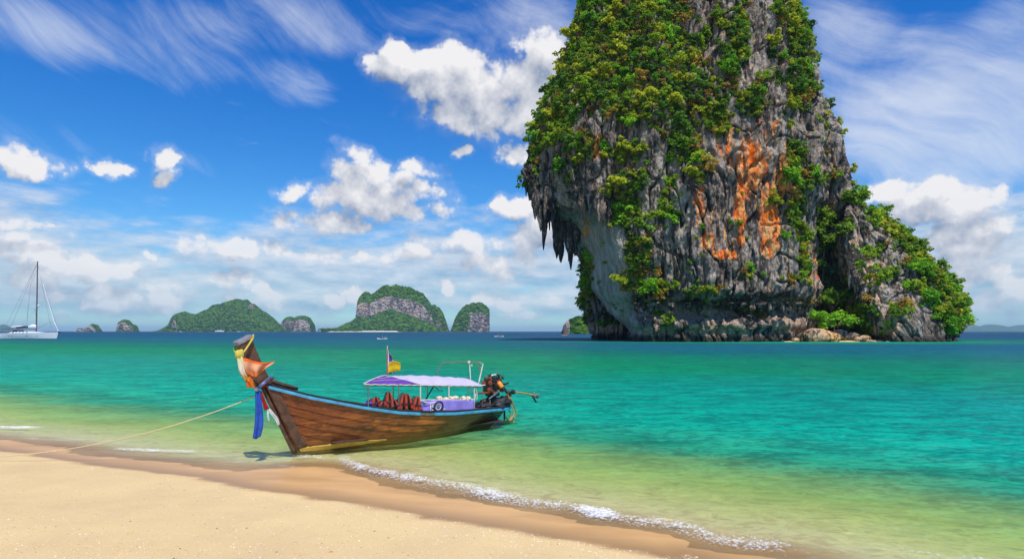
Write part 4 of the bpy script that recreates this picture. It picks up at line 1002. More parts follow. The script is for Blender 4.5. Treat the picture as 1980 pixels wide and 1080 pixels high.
# helper: point of the near hull surface seen at a picture point
TT, QQ = np.meshgrid(np.linspace(0, 1, 260), np.linspace(0.02, 1, 160)); hs_, hn_, hz_ = hull(TT, QQ)
hwx = Kx + hs_ * Ax + hn_ * Nx; hwy = Ky + hs_ * Ay + hn_ * Ny; hpx = 990 + hwx / hwy * F; hpy = HOR - (hz_ - CAMZ) / hwy * F
def onhull(px, py, off=.03):
    i = np.unravel_index(np.argmin((hpx - px) ** 2 + (hpy - py) ** 2), hpx.shape); return Vector((hs_[i], hn_[i] + off, hz_[i]))
def hullpatch(name, top, bot, n, matl, off=.036, m_=6):
    top = crom(top, n); bot = crom(bot, n); k = min(len(top), len(bot)); rows = []
    for j in range(m_):
        u = j / (m_ - 1); rows.append([onhull(*(top[i] * (1 - u) + bot[i] * u), off) for i in range(k)])
    MB().grid(rows).build(name, matl, boat, solid=.012)
hullpatch('yellow_stripe', [(577,864),(620,860),(680,853),(745,848)], [(579,873),(620,869),(680,861),(745,850)], 10, M_YEL)
hullpatch('stem_board', [(514,749),(526,776),(550,822),(574,868)], [(538,755),(552,782),(574,828),(592,862)], 8, M_POST, .040)
mb = MB(); rows = []
for side in (1, -1): rows.append([(S_B * q_ + .035, side * (.035 + .02 * q_), float(hull(0., q_)[2])) for q_ in np.linspace(0, 1, 12)])
rows = [rows[0], [(a[0] + .05, 0, a[2]) for a in rows[0]], rows[1]]
MB().grid(rows).build('stem', M_POST, boat, solid=.04)
# prow post
def pl(a, b, u): return tuple(a[i] * (1 - u) + b[i] * u for i in range(3))
bf, bb, tf, tb_ = B(500, 752, .07), B(530, 744, .07), B(464, 668, .15), B(487, 653, .15)
vs = []; nU = 9
for i in range(nU + 1):
    u = i / nU; f_ = pl(bf, tf, u); k_ = pl(bb, tb_, u); bow_ = .03 * math.sin(math.pi * u); w_ = .06 + .10 * u
    vs += [(f_[0] + bow_, w_, f_[2]), (k_[0] + bow_, w_, k_[2]), (k_[0] + bow_, -w_, k_[2]), (f_[0] + bow_, -w_, f_[2]), (f_[0] + bow_ + .03, 0, f_[2] + .01)]
fs = []
for i in range(nU):
    for k in range(5):
        order = [0, 1, 2, 3, 4]; a, b = order[k], order[(k + 1) % 5]; fs.append((i*5+a, i*5+b, (i+1)*5+b, (i+1)*5+a))
fs += [(0, 1, 2, 3, 4), tuple(nU*5 + k for k in (4, 3, 2, 1, 0))]
MB().add(vs, fs).build('prow_post', M_POST, boat, smooth=False, bevel=.012)
tfv, tbv = Vector(tf), Vector(tb_); dz_ = Vector((.02, 0, .075))
vs = []
for dd in (Vector((0, 0, .0)), dz_):
    for (p, sx, w_) in ((tfv, .03, .175), (tbv, -.03, .175)):
        for sg in (1, -1): vs.append(Vector((p.x + sx, sg * w_, p.z)) + dd)
    vs.append(Vector((tfv.x + .07, 0, tfv.z)) + dd)
# order per layer: f+, f-, b+, b-, nose
MB().add(vs, [(0,2,3,1,4), (5,9,6,8,7), (0,4,9,5), (4,1,6,9), (1,3,8,6), (3,2,7,8), (2,0,5,7)]).build('prow_cap', M_CAP, boat, smooth=False, bevel=.012)
# coaming behind the prow
MB().tube([B(520, 736, .0), B(545, 744, -.05), B(575, 751, -.15)], [.07, .06, .04], 8).build('breast_hook', M_DARKW, boat)

# awning
N0, N1 = B(704, 742, .66), B(932, 745, .52); R0, R1 = B(745, 726, 0), B(893, 731, 0); F0 = (R0[0] - .35, -.66, N0[2]); F1 = (N1[0] - .1, -.52, N1[2])
def canopy(u, v):
    a = pl(N0, N1, u); b = pl(R0, R1, u); c_ = pl(F0, F1, u); ridge = .03 * math.sin(math.pi * u)
    if v <= .5: k = v * 2; p = pl(a, b, k); lift = math.sin(k * math.pi / 2) - k
    else: k = (v - .5) * 2; p = pl(b, c_, k); lift = math.cos(k * math.pi / 2) - (1 - k)
    sag = .010 * math.sin(u * 36) * (1 if u > .0 else 0) * math.sin(v * math.pi)
    return Vector((p[0], p[1], p[2] + lift * (b[2] - a[2]) + ridge * math.sin(math.pi * v) - sag))
def ub(v): return .44 * max(0, 1 - v * 2) if v < .5 else 0
rows = [[canopy(ub(v) + (1 - ub(v)) * i / 40, v) for i in range(41)] for v in np.linspace(0, 1, 17)]
MB().grid(rows).build('awning', M_LILAC, boat, solid=.008)
rows = [[canopy(ub(v) * i / 20, v) + Vector((0, 0, .006 * math.sin(i * 1.1 + v * 22))) for i in range(21)] for v in np.linspace(0, .499, 13)]
MB().grid(rows).build('awning_front', M_PURPLE, boat, solid=.008)
for v0 in (.12, .26):
    MB().tube([canopy(ub(v0) * i / 12 + .02, v0 + .10 * i / 12) + Vector((0, 0, .012)) for i in range(12)], .006, 5).build('seam', M_PALE, boat)
def cord(name, pts, r, m_, par=boat, n=6): return MB().tube(pts, r, n).build(name, m_, par)
cord('edge_piping', [canopy(i / 40, 0) + Vector((0, .005, -.01 + .008 * math.sin(i * 2.4))) for i in range(41)], .014, M_PALE)
cord('edge_piping', [canopy(0, v) + Vector((.01, 0, .01)) for v in np.linspace(0, 1, 24)], .014, M_PALE)
cord('edge_piping', [canopy(ub(v), v) + Vector((0, .004, .012)) for v in np.linspace(0, .49, 16)], .011, M_PALE)
cord('edge_piping', [canopy(i / 20, 1) for i in range(21)], .014, M_PALE)
cord('awning_rail', [Vector(N0) + Vector((0, -.02, -.03)), Vector(N1) + Vector((0, -.02, -.03))], .016, M_STEEL)
cord('awning_rail', [Vector(F0) + Vector((0, .02, -.03)), Vector(F1) + Vector((0, .02, -.03))], .016, M_STEEL)
cord('aft_stay', [B(884, 730, 0), B(905, 736, .1), B(930, 744, .3), B(938, 744, .3)], .014, M_WHITE)
for px in (712, 771, 813, 868, 917):
    a = B(px, 743, .64 if px < 900 else .5); b = (a[0], a[1], zr(a[0]) - .1); cord('awning_post', [a, b], .017, M_PALE if px in (813, 868, 917) else M_STEEL)
for px in (760, 826, 905): a = B(px, 744, -.55); cord('awning_post', [(a[0], -.55, N0[2] - .06), (a[0], -.55, zr(a[0]) - .1)], .015, M_STEEL)
cord('diagonal_strut', [B(840, 744, -.2), B(822, 773, .1)], .018, M_BLACK)
cord('crossbar', [B(815, 743, .55), B(842, 744, -.2)], .014, M_PALE)
cord('loose_wire', [B(839, 745, 0), B(848, 754, 0), B(855, 754, 0), B(855, 757, 0)], .007, M_BLACK)
# tall tube arch aft
cord('arch_tube', [B(843, 727, -.45), B(850, 708, -.45), B(856, 701, -.42), B(866, 700, -.35), B(905, 698.5, 0), B(925, 699.5, .3), B(932, 702, .38), B(934, 706, .40)], .020, M_STEEL)
cord('arch_tube', [B(934, 703, .40), B(926, 738, .42), B(919, 765, .45), B(916, 782, .48)], .018, M_PALE)
cord('light_mast', [B(908, 703, .1), B(910, 736, .1)], .014, M_WHITE)
MB().ball(B(907, 700, .1), .045, 10, 7).build('mast_lamp', M_CREAM, boat)
MB().ball(B(912, 706, .1), .03, 8, 6).build('lamp_bracket', M_CREAM, boat)
cord('red_cord', [B(923, 699, .3), B(929, 718, .4), B(930, 726, .42)], .010, M_RUST)
cord('hanging_cord', [B(909, 743, .3), B(909, 757, .3), B(911, 761, .3), B(913, 757, .3), B(912, 745, .3)], .007, M_WHITE)
cord('hanging_cord', [B(918, 742, .5), B(923, 760, .5), B(922, 772, .5)], .008, M_WHITE)
cord('red_cord', [B(932, 735, .4), B(933, 760, .4), B(932, 793, .42)], .008, M_RUST)
cord('red_cord', [B(947, 772, .3), B(949, 790, .35)], .008, M_HOSE)
# side sheet with its lettering, and the bar that carries it
cv = []
for j in range(9):
    v = j / 8; cv.append([Vector(B(814 + 103 * i / 30, 773 + v * (24 + (0 if i < 24 else 0)), .70 - .12 * max(0, i / 30 - .5)) ) + Vector((0, .018 * math.sin(i * .9 + v * 5) * max(0, 1 - i / 14) * 1.5 + .004 * math.sin(i * .5), 0)) for i in range(31)])
MB().grid(cv).build('side_sheet', M_CURT, boat, solid=.006)
cord('sheet_bar', [B(814, 772.5, .7), B(917, 772, .64)], .014, M_PALE)
cord('white_line', [B(814, 773, .74), B(822, 777, .74), B(834, 778.5, .74), B(843, 777, .74)], .010, M_WHITE)
fc = bpy.data.curves.new('lettering', 'FONT'); fc.body = 'ISOL'; fc.size = .235; fc.extrude = .002; fc.align_x = 'CENTER'
fo_ = bpy.data.objects.new('lettering', fc); COL.objects.link(fo_); fo_.parent = boat; fo_.location = Vector(B(846, 792, .755)); fo_.rotation_euler = (R(90), 0, R(180)); fc.materials.append(M_WHITE)
bpy.context.view_layer.update(); lm = bpy.data.meshes.new_from_object(fo_.evaluated_get(bpy.context.evaluated_depsgraph_get())); lo = link('lettering', lm, boat); lo.location = fo_.location; lo.rotation_euler = fo_.rotation_euler; bpy.data.objects.remove(fo_); lo.name = 'lettering'
# ring of black hose hung over the sheet
ringc = Vector(B(848, 787, .775)); MB().tube([ringc + Vector((math.cos(a) * .135, .02 * math.sin(a), math.sin(a) * .15)) for a in np.linspace(0, 2 * math.pi, 25)], .022, 8, False).build('ring', M_BLACK, None)
rg_ = bpy.data.objects['ring']; rg_.location = (Kx, Ky, 0); rg_.rotation_euler = boat.rotation_euler; rg_.name = 'rubber_ring'; tag(rg_, 'black rubber ring hanging over the violet side sheet of the boat', 'rubber ring')
# stern: tarp heap, engine and long tail
def heap(name, c, size, seed, m_, par, res=3, lob_=.3):
    bm = bmesh.new(); bmesh.ops.create_icosphere(bm, subdivisions=res, radius=1); co = np.array([v.co[:] for v in bm.verts])
    d = 1 + lob_ * fbm(co[:, 0] * 1.4 + seed, co[:, 1] * 1.4, co[:, 2] * 1.4, 3)
    for v, p in zip(bm.verts, co * d[:, None]): v.co = Vector((c[0] + p[0] * size[0], c[1] + p[1] * size[1], c[2] + p[2] * size[2]))
    me = bpy.data.meshes.new(name); bm.to_mesh(me); bm.free()
    for p in me.polygons: p.use_smooth = True
    return link(name, me, par, m_)
e0 = Vector(B(952, 746, .02)); sE = e0.x
heap('stern_tarp', B(958, 781, .05), (.52, .30, .20), 3, M_BLACK, boat, 4, .5)
heap('stern_tarp', B(935, 783, .1), (.22, .3, .10), 9, M_BLACK, boat, 3, .5)
heap('stern_tarp', B(972, 778, -.05), (.18, .2, .2), 12, M_BLACK, boat, 3, .5)
PX = 1 / F * 17.6
eng = MB(); eng.box(e0 + Vector((0, 0, 0)), (.46, .34, .34)); eng.box(e0 + Vector((.02, 0, .20)), (.42, .24, .12)); eng.box(e0 + Vector((0, 0, -.22)), (.36, .26, .14))
eo = eng.build('engine', M_ENG, boat, smooth=False, bevel=.03)
def sub(name, mb, m_, **k): return mb.build(name, m_, eo, **k)
rr_ = random.Random(5)
for k in range(22):
    c_ = e0 + Vector((rr_.uniform(-.30, .30), rr_.uniform(.08, .22), rr_.uniform(-.22, .30))); s_0 = rr_.uniform(.03, .08)
    mb = MB()
    if k % 2: mb.tube([c_, c_ + Vector((rr_.uniform(-.15, .15), rr_.uniform(0, .08), rr_.uniform(-.12, .12)))], s_0 * .5, 8)
    else: mb.box(c_, (s_0 * 1.6, s_0, s_0 * 1.2))
    sub('engine_fitting', mb, [M_ENG, M_ENG, M_RUST, M_ENG, M_STEEL][k % 5], smooth=False, bevel=.006)
for px, py, r in ((947, 753.5, .075), (948, 740, .060), (935, 740, .062), (941, 731, .04)):
    c_ = Vector(B(px, py, .24)); mb = MB(); mb.tube([c_ - Vector((0, .03, 0)), c_ + Vector((0, .02, 0))], r, 20); mb.tube([c_, c_ + Vector((0, .045, 0))], r * .42, 12)
    sub('pulley', mb, M_RUST, smooth=True)
    mb = MB(); mb.tube([c_ + Vector((math.cos(a) * r, .012, math.sin(a) * r)) for a in np.linspace(0, 2*math.pi, 21)], .012, 6, False); sub('pulley_rim', mb, M_RUST)
for k in range(6): mb = MB(); mb.tube([e0 + Vector((-.20 + k * .075, .10, .22)), e0 + Vector((-.20 + k * .075, .16, .31)), e0 + Vector((-.17 + k * .075, .04, .34))], .018, 7); sub('injector_pipe', mb, M_ENG)
c_ = Vector(B(966, 744, .2)); mb = MB(); mb.tube([c_ + Vector((.03, -.05, .10)), c_ + Vector((-.03, .08, -.07))], .075, 18); sub('oil_filter', mb, M_FILT, bevel=.01)
mb = MB(); mb.tube([c_ + Vector((.04, -.06, .13)), c_ + Vector((.03, -.05, .09))], .085, 18); sub('filter_band', mb, M_RUST)
mb = MB(); mb.tube([B(951, 727, .1), B(956, 724, .1), B(963, 725, .1), B(967, 730, .1), B(969, 738, .1), B(974, 747, .1), B(978, 755, .1)], .024, 9); sub('exhaust_pipe', mb, M_ENG)
mb = MB(); mb.tube([B(949, 727, .15), B(953, 724.5, .15), B(959, 724, .15)], .020, 8); sub('white_hose', mb, M_WHITE)
mb = MB(); mb.tube([B(960, 725, .1), B(960, 713, .1)], .010, 6); sub('thin_rod', mb, M_STEEL)
mb = MB(); mb.tube([B(974, 743, .1), B(980, 741, .1), B(983, 740, .1)], .028, 8); sub('starter_handle', mb, M_ENG)
mb = MB(); mb.tube([B(952, 760, .0), B(955, 772, .0), B(962, 784, .0)], [.10, .09, .13], 10); mb.build('engine_pivot', M_ENG, boat)
cord('red_bar', [B(922, 760, .25), B(935, 759.5, .25), B(960, 758, .2)], .026, M_RUST, boat, 8)
cord('damper', [B(945, 771, .3), B(953, 765, .28)], .026, M_STEEL, boat, 10); cord('damper_rod', [B(953, 765, .28), B(965, 755, .2)], .040, M_STEEL, boat, 10)
cord('tail_tube', [B(960, 754, 0), B(975, 754, 0), B(996, 757, 0)], .045, M_STEEL, boat, 10)
cord('tail_shaft', [B(994, 757, 0), B(1015, 760, 0), B(1036, 764.5, 0)], .026, M_HOSE, boat, 10)
mb = MB()
for k in range(3): mb.box(Vector(B(992, 757 , 0)) + Vector((.05 * k, 0, 0)), (.02, .13, .13))
mb.build('flange', M_ENG, boat, bevel=.005)
tail = MB().ball(B(1039, 765, 0), (.05, .07, .075), 12, 8).build('propeller_boss', M_CAP, boat)
pc = Vector(B(1036, 765, 0))
for k in range(3):
    a = k * 2.09 + .3; rows = [[pc + Vector((.03 * v * (1 if u > .5 else -1), math.cos(a + v * .5) * (.04 + u * .09), math.sin(a + v * .5) * (.04 + u * .09))) for v in (-.5, 0, .5)] for u in np.linspace(0, 1, 5)]
    MB().grid(rows).build('blade', M_CAP, tail, solid=.01)
MB().grid([[B(1027, 764, 0), B(1031, 764, 0)], [B(1031, 770, 0), B(1034, 770, 0)], [B(1035, 777, 0), B(1038, 778, 0)]]).build('rudder_fin', M_ENG, boat, solid=.02)
mb = MB(); mb.tube([B(978, 758, .05), B(985, 762, .05), B(988, 765, .05)], .03, 6); mb.tube([B(973, 766, .05), B(981, 767, .05), B(981, 758, .05)], .022, 6); mb.build('bracket', M_ENG, boat)
def looseobj(name, mb, m_, label, cat, group=None, **k):
    """a thing that rests in or on the boat: own top-level object, origin at its own foot"""
    o = mb.build(name, m_, None, **k); co = np.array([v.co[:] for v in o.data.vertices]); c = Vector(((co[:, 0].min() + co[:, 0].max()) / 2, (co[:, 1].min() + co[:, 1].max()) / 2, co[:, 2].min()))
    for v in o.data.vertices: v.co -= c
    rm = Matrix.Rotation(boat.rotation_euler[2], 4, 'Z'); o.rotation_euler = boat.rotation_euler; o.location = boat.location + rm @ c
    return tag(o, label, cat, group)
hs2 = crom([B(979, 757, 0), B(988, 772, .05), B(996, 790, .05), B(998, 800, .05), B(993, 808, .03), B(985, 812, 0), B(977, 806, 0), B(974, 798, 0)], 8)
looseobj('hose', MB().tube(hs2, .020, 8), M_HOSE, 'long ochre hose looping down from the tail tube to the stern', 'hose')
hs2 = crom([B(980, 758, .05), B(986, 774, .1), B(992, 790, .1), B(994, 800, .1), B(988, 808, .1), B(984, 813, .1)], 8)
looseobj('hose', MB().tube(hs2, .013, 8), M_FILT, 'thin orange hose running just inside the long ochre hose', 'hose')
hs2 = crom([B(981, 789, .1), B(986, 795, .1), B(988, 803, .1), B(985, 808, .1)], 8)
looseobj('hose', MB().tube(hs2, .016, 8), M_HOSE, 'short ochre hose stub hanging under the stern rail', 'hose')
cord('rudder_post', [B(976, 788, .1), B(975, 812, .1)], .026, M_BLACK)
MB().grid([[B(975, 812, .0), B(990, 812, 0), B(1000, 816, 0)], [B(972, 819, .0), B(990, 819, 0), B(1002, 818, 0)]]).build('stern_rudder', simple('algae_board', (.30, .33, .10), .6, var=.3), boat, solid=.02)

# life jackets along the rail
JK = [(727,784,16,.60,8),(739,788,12,.62,-6),(753,786,27,.60,4),(764,791,19,.66,14),(779,790,27,.64,-3),(790,790,28,.62,7),(804,792,26,.64,-8),(809,797,12,.66,10)]
poss = ['farthest forward and lowest', 'second from the front, small and slumped', 'tall and pointed, third from the front', 'leaning back, beside the second awning post', 'upright, just aft of the second awning post', 'tall with a dark stripe, midway along the row', 'wide and tall, second from the violet sheet', 'small and low, tucked against the violet sheet']
for i, (px, pb, hpx_, n, tilt) in enumerate(JK):
    base = Vector(B(px, pb, n)); h_ = hpx_ * .0135; root = empty('life_jacket', W(base), boat.rotation_euler[2]); root.rotation_euler = (0, R(tilt), boat.rotation_euler[2])
    tag(root, 'orange life jacket in the boat, ' + poss[i], 'life jacket', 'life jackets heaped along the boat rail')
    for sg in (-1, 1):
        w_ = .055; vs = []; nn_ = 6
        for j in range(nn_ + 1):
            u = j / nn_; ww = w_ * (1 - .75 * u ** 2) ; th = .035 * (1 - .4 * u); cx = sg * (.075 - .05 * u * u)
            vs += [(cx - ww * .6, .02 + th, h_ * u), (cx + ww * .6, .02 + th, h_ * u), (cx + ww * .6, .02 - th, h_ * u), (cx - ww * .6, .02 - th, h_ * u)]
        fs = [(0,1,2,3), tuple(nn_*4 + k for k in (3,2,1,0))]
        for j in range(nn_):
            for k in range(4): fs.append((j*4+k, j*4+(k+1) % 4, (j+1)*4+(k+1) % 4, (j+1)*4+k))
        MB().add(vs, fs).build('front_panel', M_ORANGE, root, bevel=.008)
    heap('back_panel', (0, -.05, h_ * .45), (.15, .05, h_ * .55), i, M_BLACK, root, 2, .3)
    MB().box((0, .066, h_ * .35), (.20, .008, .022)).build('strap', M_BLACK, root)
def bundle(px, py, n, sz, seed, m_, name, label, cat, group=None):
    o = heap(name, (0, 0, 0), sz, seed, m_, None, 3, .45); o.location = BW(px, py, n); o.rotation_euler = boat.rotation_euler; return tag(o, label, cat, group)
bundle(721, 780, .5, (.20, .12, .10), 4, M_PURPLE, 'folded_tarp', 'dark purple folded tarp in the boat ahead of the life jackets', 'tarp')
bundle(735, 779, .35, (.30, .12, .07), 7, M_PURPLE, 'bag', 'dark purple bag behind the foremost life jackets', 'bag')
for i, (px, py, w_, lb) in enumerate([(849, 770, .08, 'cream bundle on the sheet bar right above the black ring'), (862, 771.5, .07, 'low cream bundle forward of the fourth awning post'), (873, 770, .09, 'cream bundle wrapped round the fourth awning post'), (882, 769, .07, 'pointed cream bundle just aft of the fourth awning post'), (896, 770.5, .08, 'cream bundle near the aft end of the sheet bar'), (906, 770.5, .07, 'aftmost cream bundle on the sheet bar')]):
    bundle(px, py, .58, (w_, .09, .065), 20 + i * 3, M_CREAM, 'float_bundle', lb, 'bundle', 'cream bundles above the violet sheet')

# flags
cord('flag_pole', [B(749, 727, .0), B(749, 668, .0)], .012, M_PALE)
def stripes(name, bands, vec=(0, 1, 0)):
    m, q, out = mat(name); uvz = q.sep(q.attr('band', out='Vector'))[0] if False else q.attr('band')
    cr = q.new('ShaderNodeValToRGB'); cr.color_ramp.interpolation = 'CONSTANT'
    while len(cr.color_ramp.elements) < len(bands): cr.color_ramp.elements.new(.5)
    for e, (p, c_) in zip(cr.color_ramp.elements, bands): e.position = p; e.color = c_ + (1,)
    q.put(cr.inputs[0], uvz); oc = q.new('ShaderNodeTexCoord').outputs['Object']
    bsdf(q, out, cr.outputs[0], .8, 0, .2, bump(q, q.noise(oc, 40, 3), .2, .01), .35); return m
def cloth(name, rows, matl, label, cat, fold=.0, ff=3., sub_=1, band=None, seed=0):
    """rows of boat-frame points; folds are pushed out along the beach side"""
    nr, nc = 20, 20; rows = [crom(r, 8) for r in rows]; k = min(len(r) for r in rows); A = np.stack([r[:k] for r in rows], 0)
    B_ = np.stack([crom(A[:, i], 8) for i in range(k)], 1); nr, nc = B_.shape[:2]
    I, J = np.meshgrid(np.linspace(0, 1, nr), np.linspace(0, 1, nc), indexing='ij')
    f_ = fold * (np.sin(J * ff * 6.28 + 1.5 * np.sin(I * 3 + seed)) + .6 * perlin(I * 3 + seed, J * 6, I * 0)) * (.25 + .75 * I)
    B_[..., 1] += f_; B_[..., 0] += f_ * .4
    c = B_.reshape(-1, 3).mean(0); V = B_.reshape(-1, 3) - c
    me = mesh_np(name, V, gridfaces(nr, nc), True, {'band': (J if band == 'j' else I)}); o = link(name, me, None, matl)
    md = o.modifiers.new('solid', 'SOLIDIFY'); md.thickness = .006
    rm = Matrix.Rotation(boat.rotation_euler[2], 4, 'Z'); o.rotation_euler = boat.rotation_euler; o.location = boat.location + rm @ Vector(c); return tag(o, label, cat)
M_THAI = stripes('flag_stripes', [(0., (.60, .03, .04)), (.18, (.80, .80, .80)), (.34, (.06, .09, .40)), (.66, (.80, .80, .80)), (.83, (.60, .03, .04))])
cloth('national_flag', [[B(749, 674, .02), B(748, 690, .02), B(748, 706, .02), B(748, 724, .02)], [B(751, 678, .05), B(752, 692, .06), B(752, 708, .06), B(752, 723, .05)], [B(752, 681, .03), B(757, 690, .0), B(760, 700, .04), B(758, 721, .03)], [B(753, 683, .0), B(762, 697, .03), B(763, 704, .0), B(762, 721, .02)]], M_THAI,
      'red white and blue striped flag drooping from the pole above the awning', 'flag', .012, 1.5, band='i')
M_YF = simple('yellow_flag', (.80, .56, .02), .8, var=.10, trans=.4)
cloth('yellow_flag', [[B(752, 700, .09), B(751, 710, .09), B(749, 721, .09)], [B(758, 698, .12), B(759, 709, .12), B(757, 719, .12)], [B(766, 698, .10), B(767, 708, .11), B(764, 717, .12)], [B(774, 701, .08), B(775, 709, .1), B(773, 717, .1)]], M_YF, 'bright yellow flag fluttering below the striped flag', 'flag', .012, 1.5)
# scarves round the prow
M_SY = simple('scarf_yellow', (.80, .66, .12), .8, var=.15, trans=.35); M_SO = simple('scarf_orange', (.85, .24, .03), .8, var=.15, trans=.35)
M_SP = stripes('scarf_peach', [(0., (.85, .16, .02)), (.30, (.86, .46, .26)), (.72, (.85, .30, .10))]); M_SW = stripes('scarf_cream', [(0., (.80, .80, .45)), (.3, (.85, .76, .60)), (.75, (.85, .45, .12))])
M_SB = simple('scarf_blue', (.03, .11, .52), .8, var=.25, trans=.25); M_SR = simple('scarf_red', (.42, .02, .03), .8, var=.2, trans=.25); M_SWH = simple('scarf_white', (.78, .78, .76), .8, var=.1, trans=.3)
M_SBL = stripes('scarf_blue_white', [(0., (.80, .80, .84)), (.3, (.10, .22, .62)), (.55, (.55, .62, .80)), (.8, (.08, .18, .60))])
band = [B(487, 649, .19), B(489, 653, .19), B(480, 668, .21), B(470, 682, .22), B(464, 687, .21)]
cloth('scarf', [[(p[0] - .02, p[1], p[2] + .04) for p in band], [(p[0], p[1] + .03, p[2]) for p in band], [(p[0] + .05, p[1], p[2] - .05) for p in band]], M_SY, 'yellow scarf band slung slantwise over the prow head', 'scarf', .006, 2)
bb_ = [B(457, 672, -.19), B(459, 679, -.05), B(463, 686, .18)]
cloth('scarf', [[(p[0] + .02, p[1], p[2] + .03) for p in bb_], [(p[0] + .06, p[1], p[2]) for p in bb_], [(p[0] + .02, p[1], p[2] - .03) for p in bb_]], simple('scarf_lime', (.45, .70, .06), .8, trans=.3), 'lime green scarf wrapped across the front of the prow head', 'scarf', .003, 2)
looseobj('scarf_knot', MB().ball(B(463, 685, .24), (.09, .07, .10), 12, 8, .12).ball(B(467, 681, .24), (.05, .05, .07), 10, 7, .1), M_SY, 'pale yellow knot tying the scarves on the prow', 'knot')
cloth('scarf', [[B(459, 686, .26), B(467, 686, .28), B(470, 690, .26)], [B(460, 702, .28), B(469, 704, .32), B(476, 706, .26)], [B(463, 718, .30), B(471, 721, .34), B(479, 722, .28)], [B(472, 733, .3), B(478, 736, .32), B(484, 738, .28)]], M_SW, 'cream scarf end hanging straight down from the prow knot', 'scarf', .03, 2, seed=2)
cloth('scarf', [[B(467, 690, .24), B(478, 693, .28), B(492, 698, .30), B(512, 701, .30), B(530, 698, .28)], [B(470, 698, .30), B(482, 701, .34), B(494, 704, .34), B(510, 705, .33), B(530, 701, .28)], [B(473, 710, .30), B(484, 714, .36), B(497, 716, .36), B(508, 711, .33), B(522, 706, .29)], [B(478, 722, .30), B(487, 727, .34), B(497, 727, .34), B(506, 719, .32), B(514, 711, .29)]], M_SP, 'peach and orange scarf blown out sideways from the prow', 'scarf', .055, 2.1, seed=5)
cloth('scarf', [[B(475, 718, .26), B(481, 722, .28), B(487, 728, .26)], [B(474, 732, .28), B(482, 736, .32), B(490, 738, .28)], [B(477, 748, .27), B(486, 749, .3), B(494, 749, .27)]], M_SO, 'bright orange scarf end hanging lowest under the peach scarf', 'scarf', .02, 2, seed=7)
wp = [B(522, 730, .13), B(512, 738, .16), B(503, 745, .16), B(496, 751, .13)]
cloth('scarf', [[(p[0] - .05, p[1], p[2] + .08) for p in wp], [(p[0] - .01, p[1] + .04, p[2]) for p in wp], [(p[0] + .02, p[1], p[2] - .07) for p in wp]], M_SBL, 'blue and white scarf wound tightly round the foot of the prow', 'scarf', .010, 3, band='i')
cloth('scarf', [[(p[0] - .11, p[1] - .02, p[2] + .03) for p in wp[:2]] + [(wp[2][0] - .06, wp[2][1], wp[2][2])], [(p[0] - .08, p[1] - .02, p[2] - .03) for p in wp[:2]] + [(wp[2][0] - .05, wp[2][1], wp[2][2] - .05)]], M_SR, 'red scarf wrapped behind the blue and white one', 'scarf', .005, 2)
looseobj('scarf_knot', MB().ball(B(496, 752, .18), (.045, .05, .05), 10, 7, .12), M_SWH, 'small white knot at the foot of the prow', 'knot')
cloth('scarf', [[B(493, 752, .18), B(498, 752, .20), B(503, 755, .18)], [B(494, 785, .18), B(499, 785, .21), B(507, 787, .18)], [B(493, 815, .18), B(498, 817, .22), B(509, 818, .18)], [B(489, 846, .18), B(496, 848, .21), B(504, 842, .19)]], M_SB, 'long royal blue scarf hanging from the prow almost to the water', 'scarf', .022, 1.6, seed=3)
cloth('scarf', [[B(502, 754, .12), B(506, 756, .13)], [B(506, 774, .12), B(514, 776, .14)], [B(511, 793, .12), B(520, 790, .13)]], M_SR, 'short dark red scarf hanging beside the long blue one', 'scarf', .012, 1.5)
cloth('scarf', [[B(517, 791, .13), B(522, 789, .14)], [B(524, 801, .14), B(530, 799, .15)], [B(532, 811, .14), B(537, 808, .15)], [B(537, 822, .14), B(541, 820, .14)]], M_SWH, 'white ribbon trailing aft from the red scarf end', 'scarf', .012, 1.5)
cloth('scarf', [[B(517, 793, .12), B(520, 794, .13)], [B(516, 802, .13), B(520, 803, .14)], [B(519, 813, .12), B(522, 814, .13)]], M_SWH, 'short white ribbon hanging straight under the red scarf', 'scarf', .006, 1)
# mooring rope to a point up the beach
a = Vector(BW(497, 764, .12)); b = Vector(P(-110, 884, F * 2.62 / (884 - HOR)))
rp = [a.lerp(b, u) - Vector((0, 0, .36 * 4 * u * (1 - u))) for u in np.linspace(0, 1, 40)]
M_ROPE = simple('rope_fibre', (.62, .50, .26), .85, var=.2, scale=30)
mb = MB().tube([p - a for p in rp], .011, 6); o = mb.build('mooring_rope', M_ROPE); o.location = a; tag(o, 'pale yellow mooring rope running from the prow up the beach', 'rope')

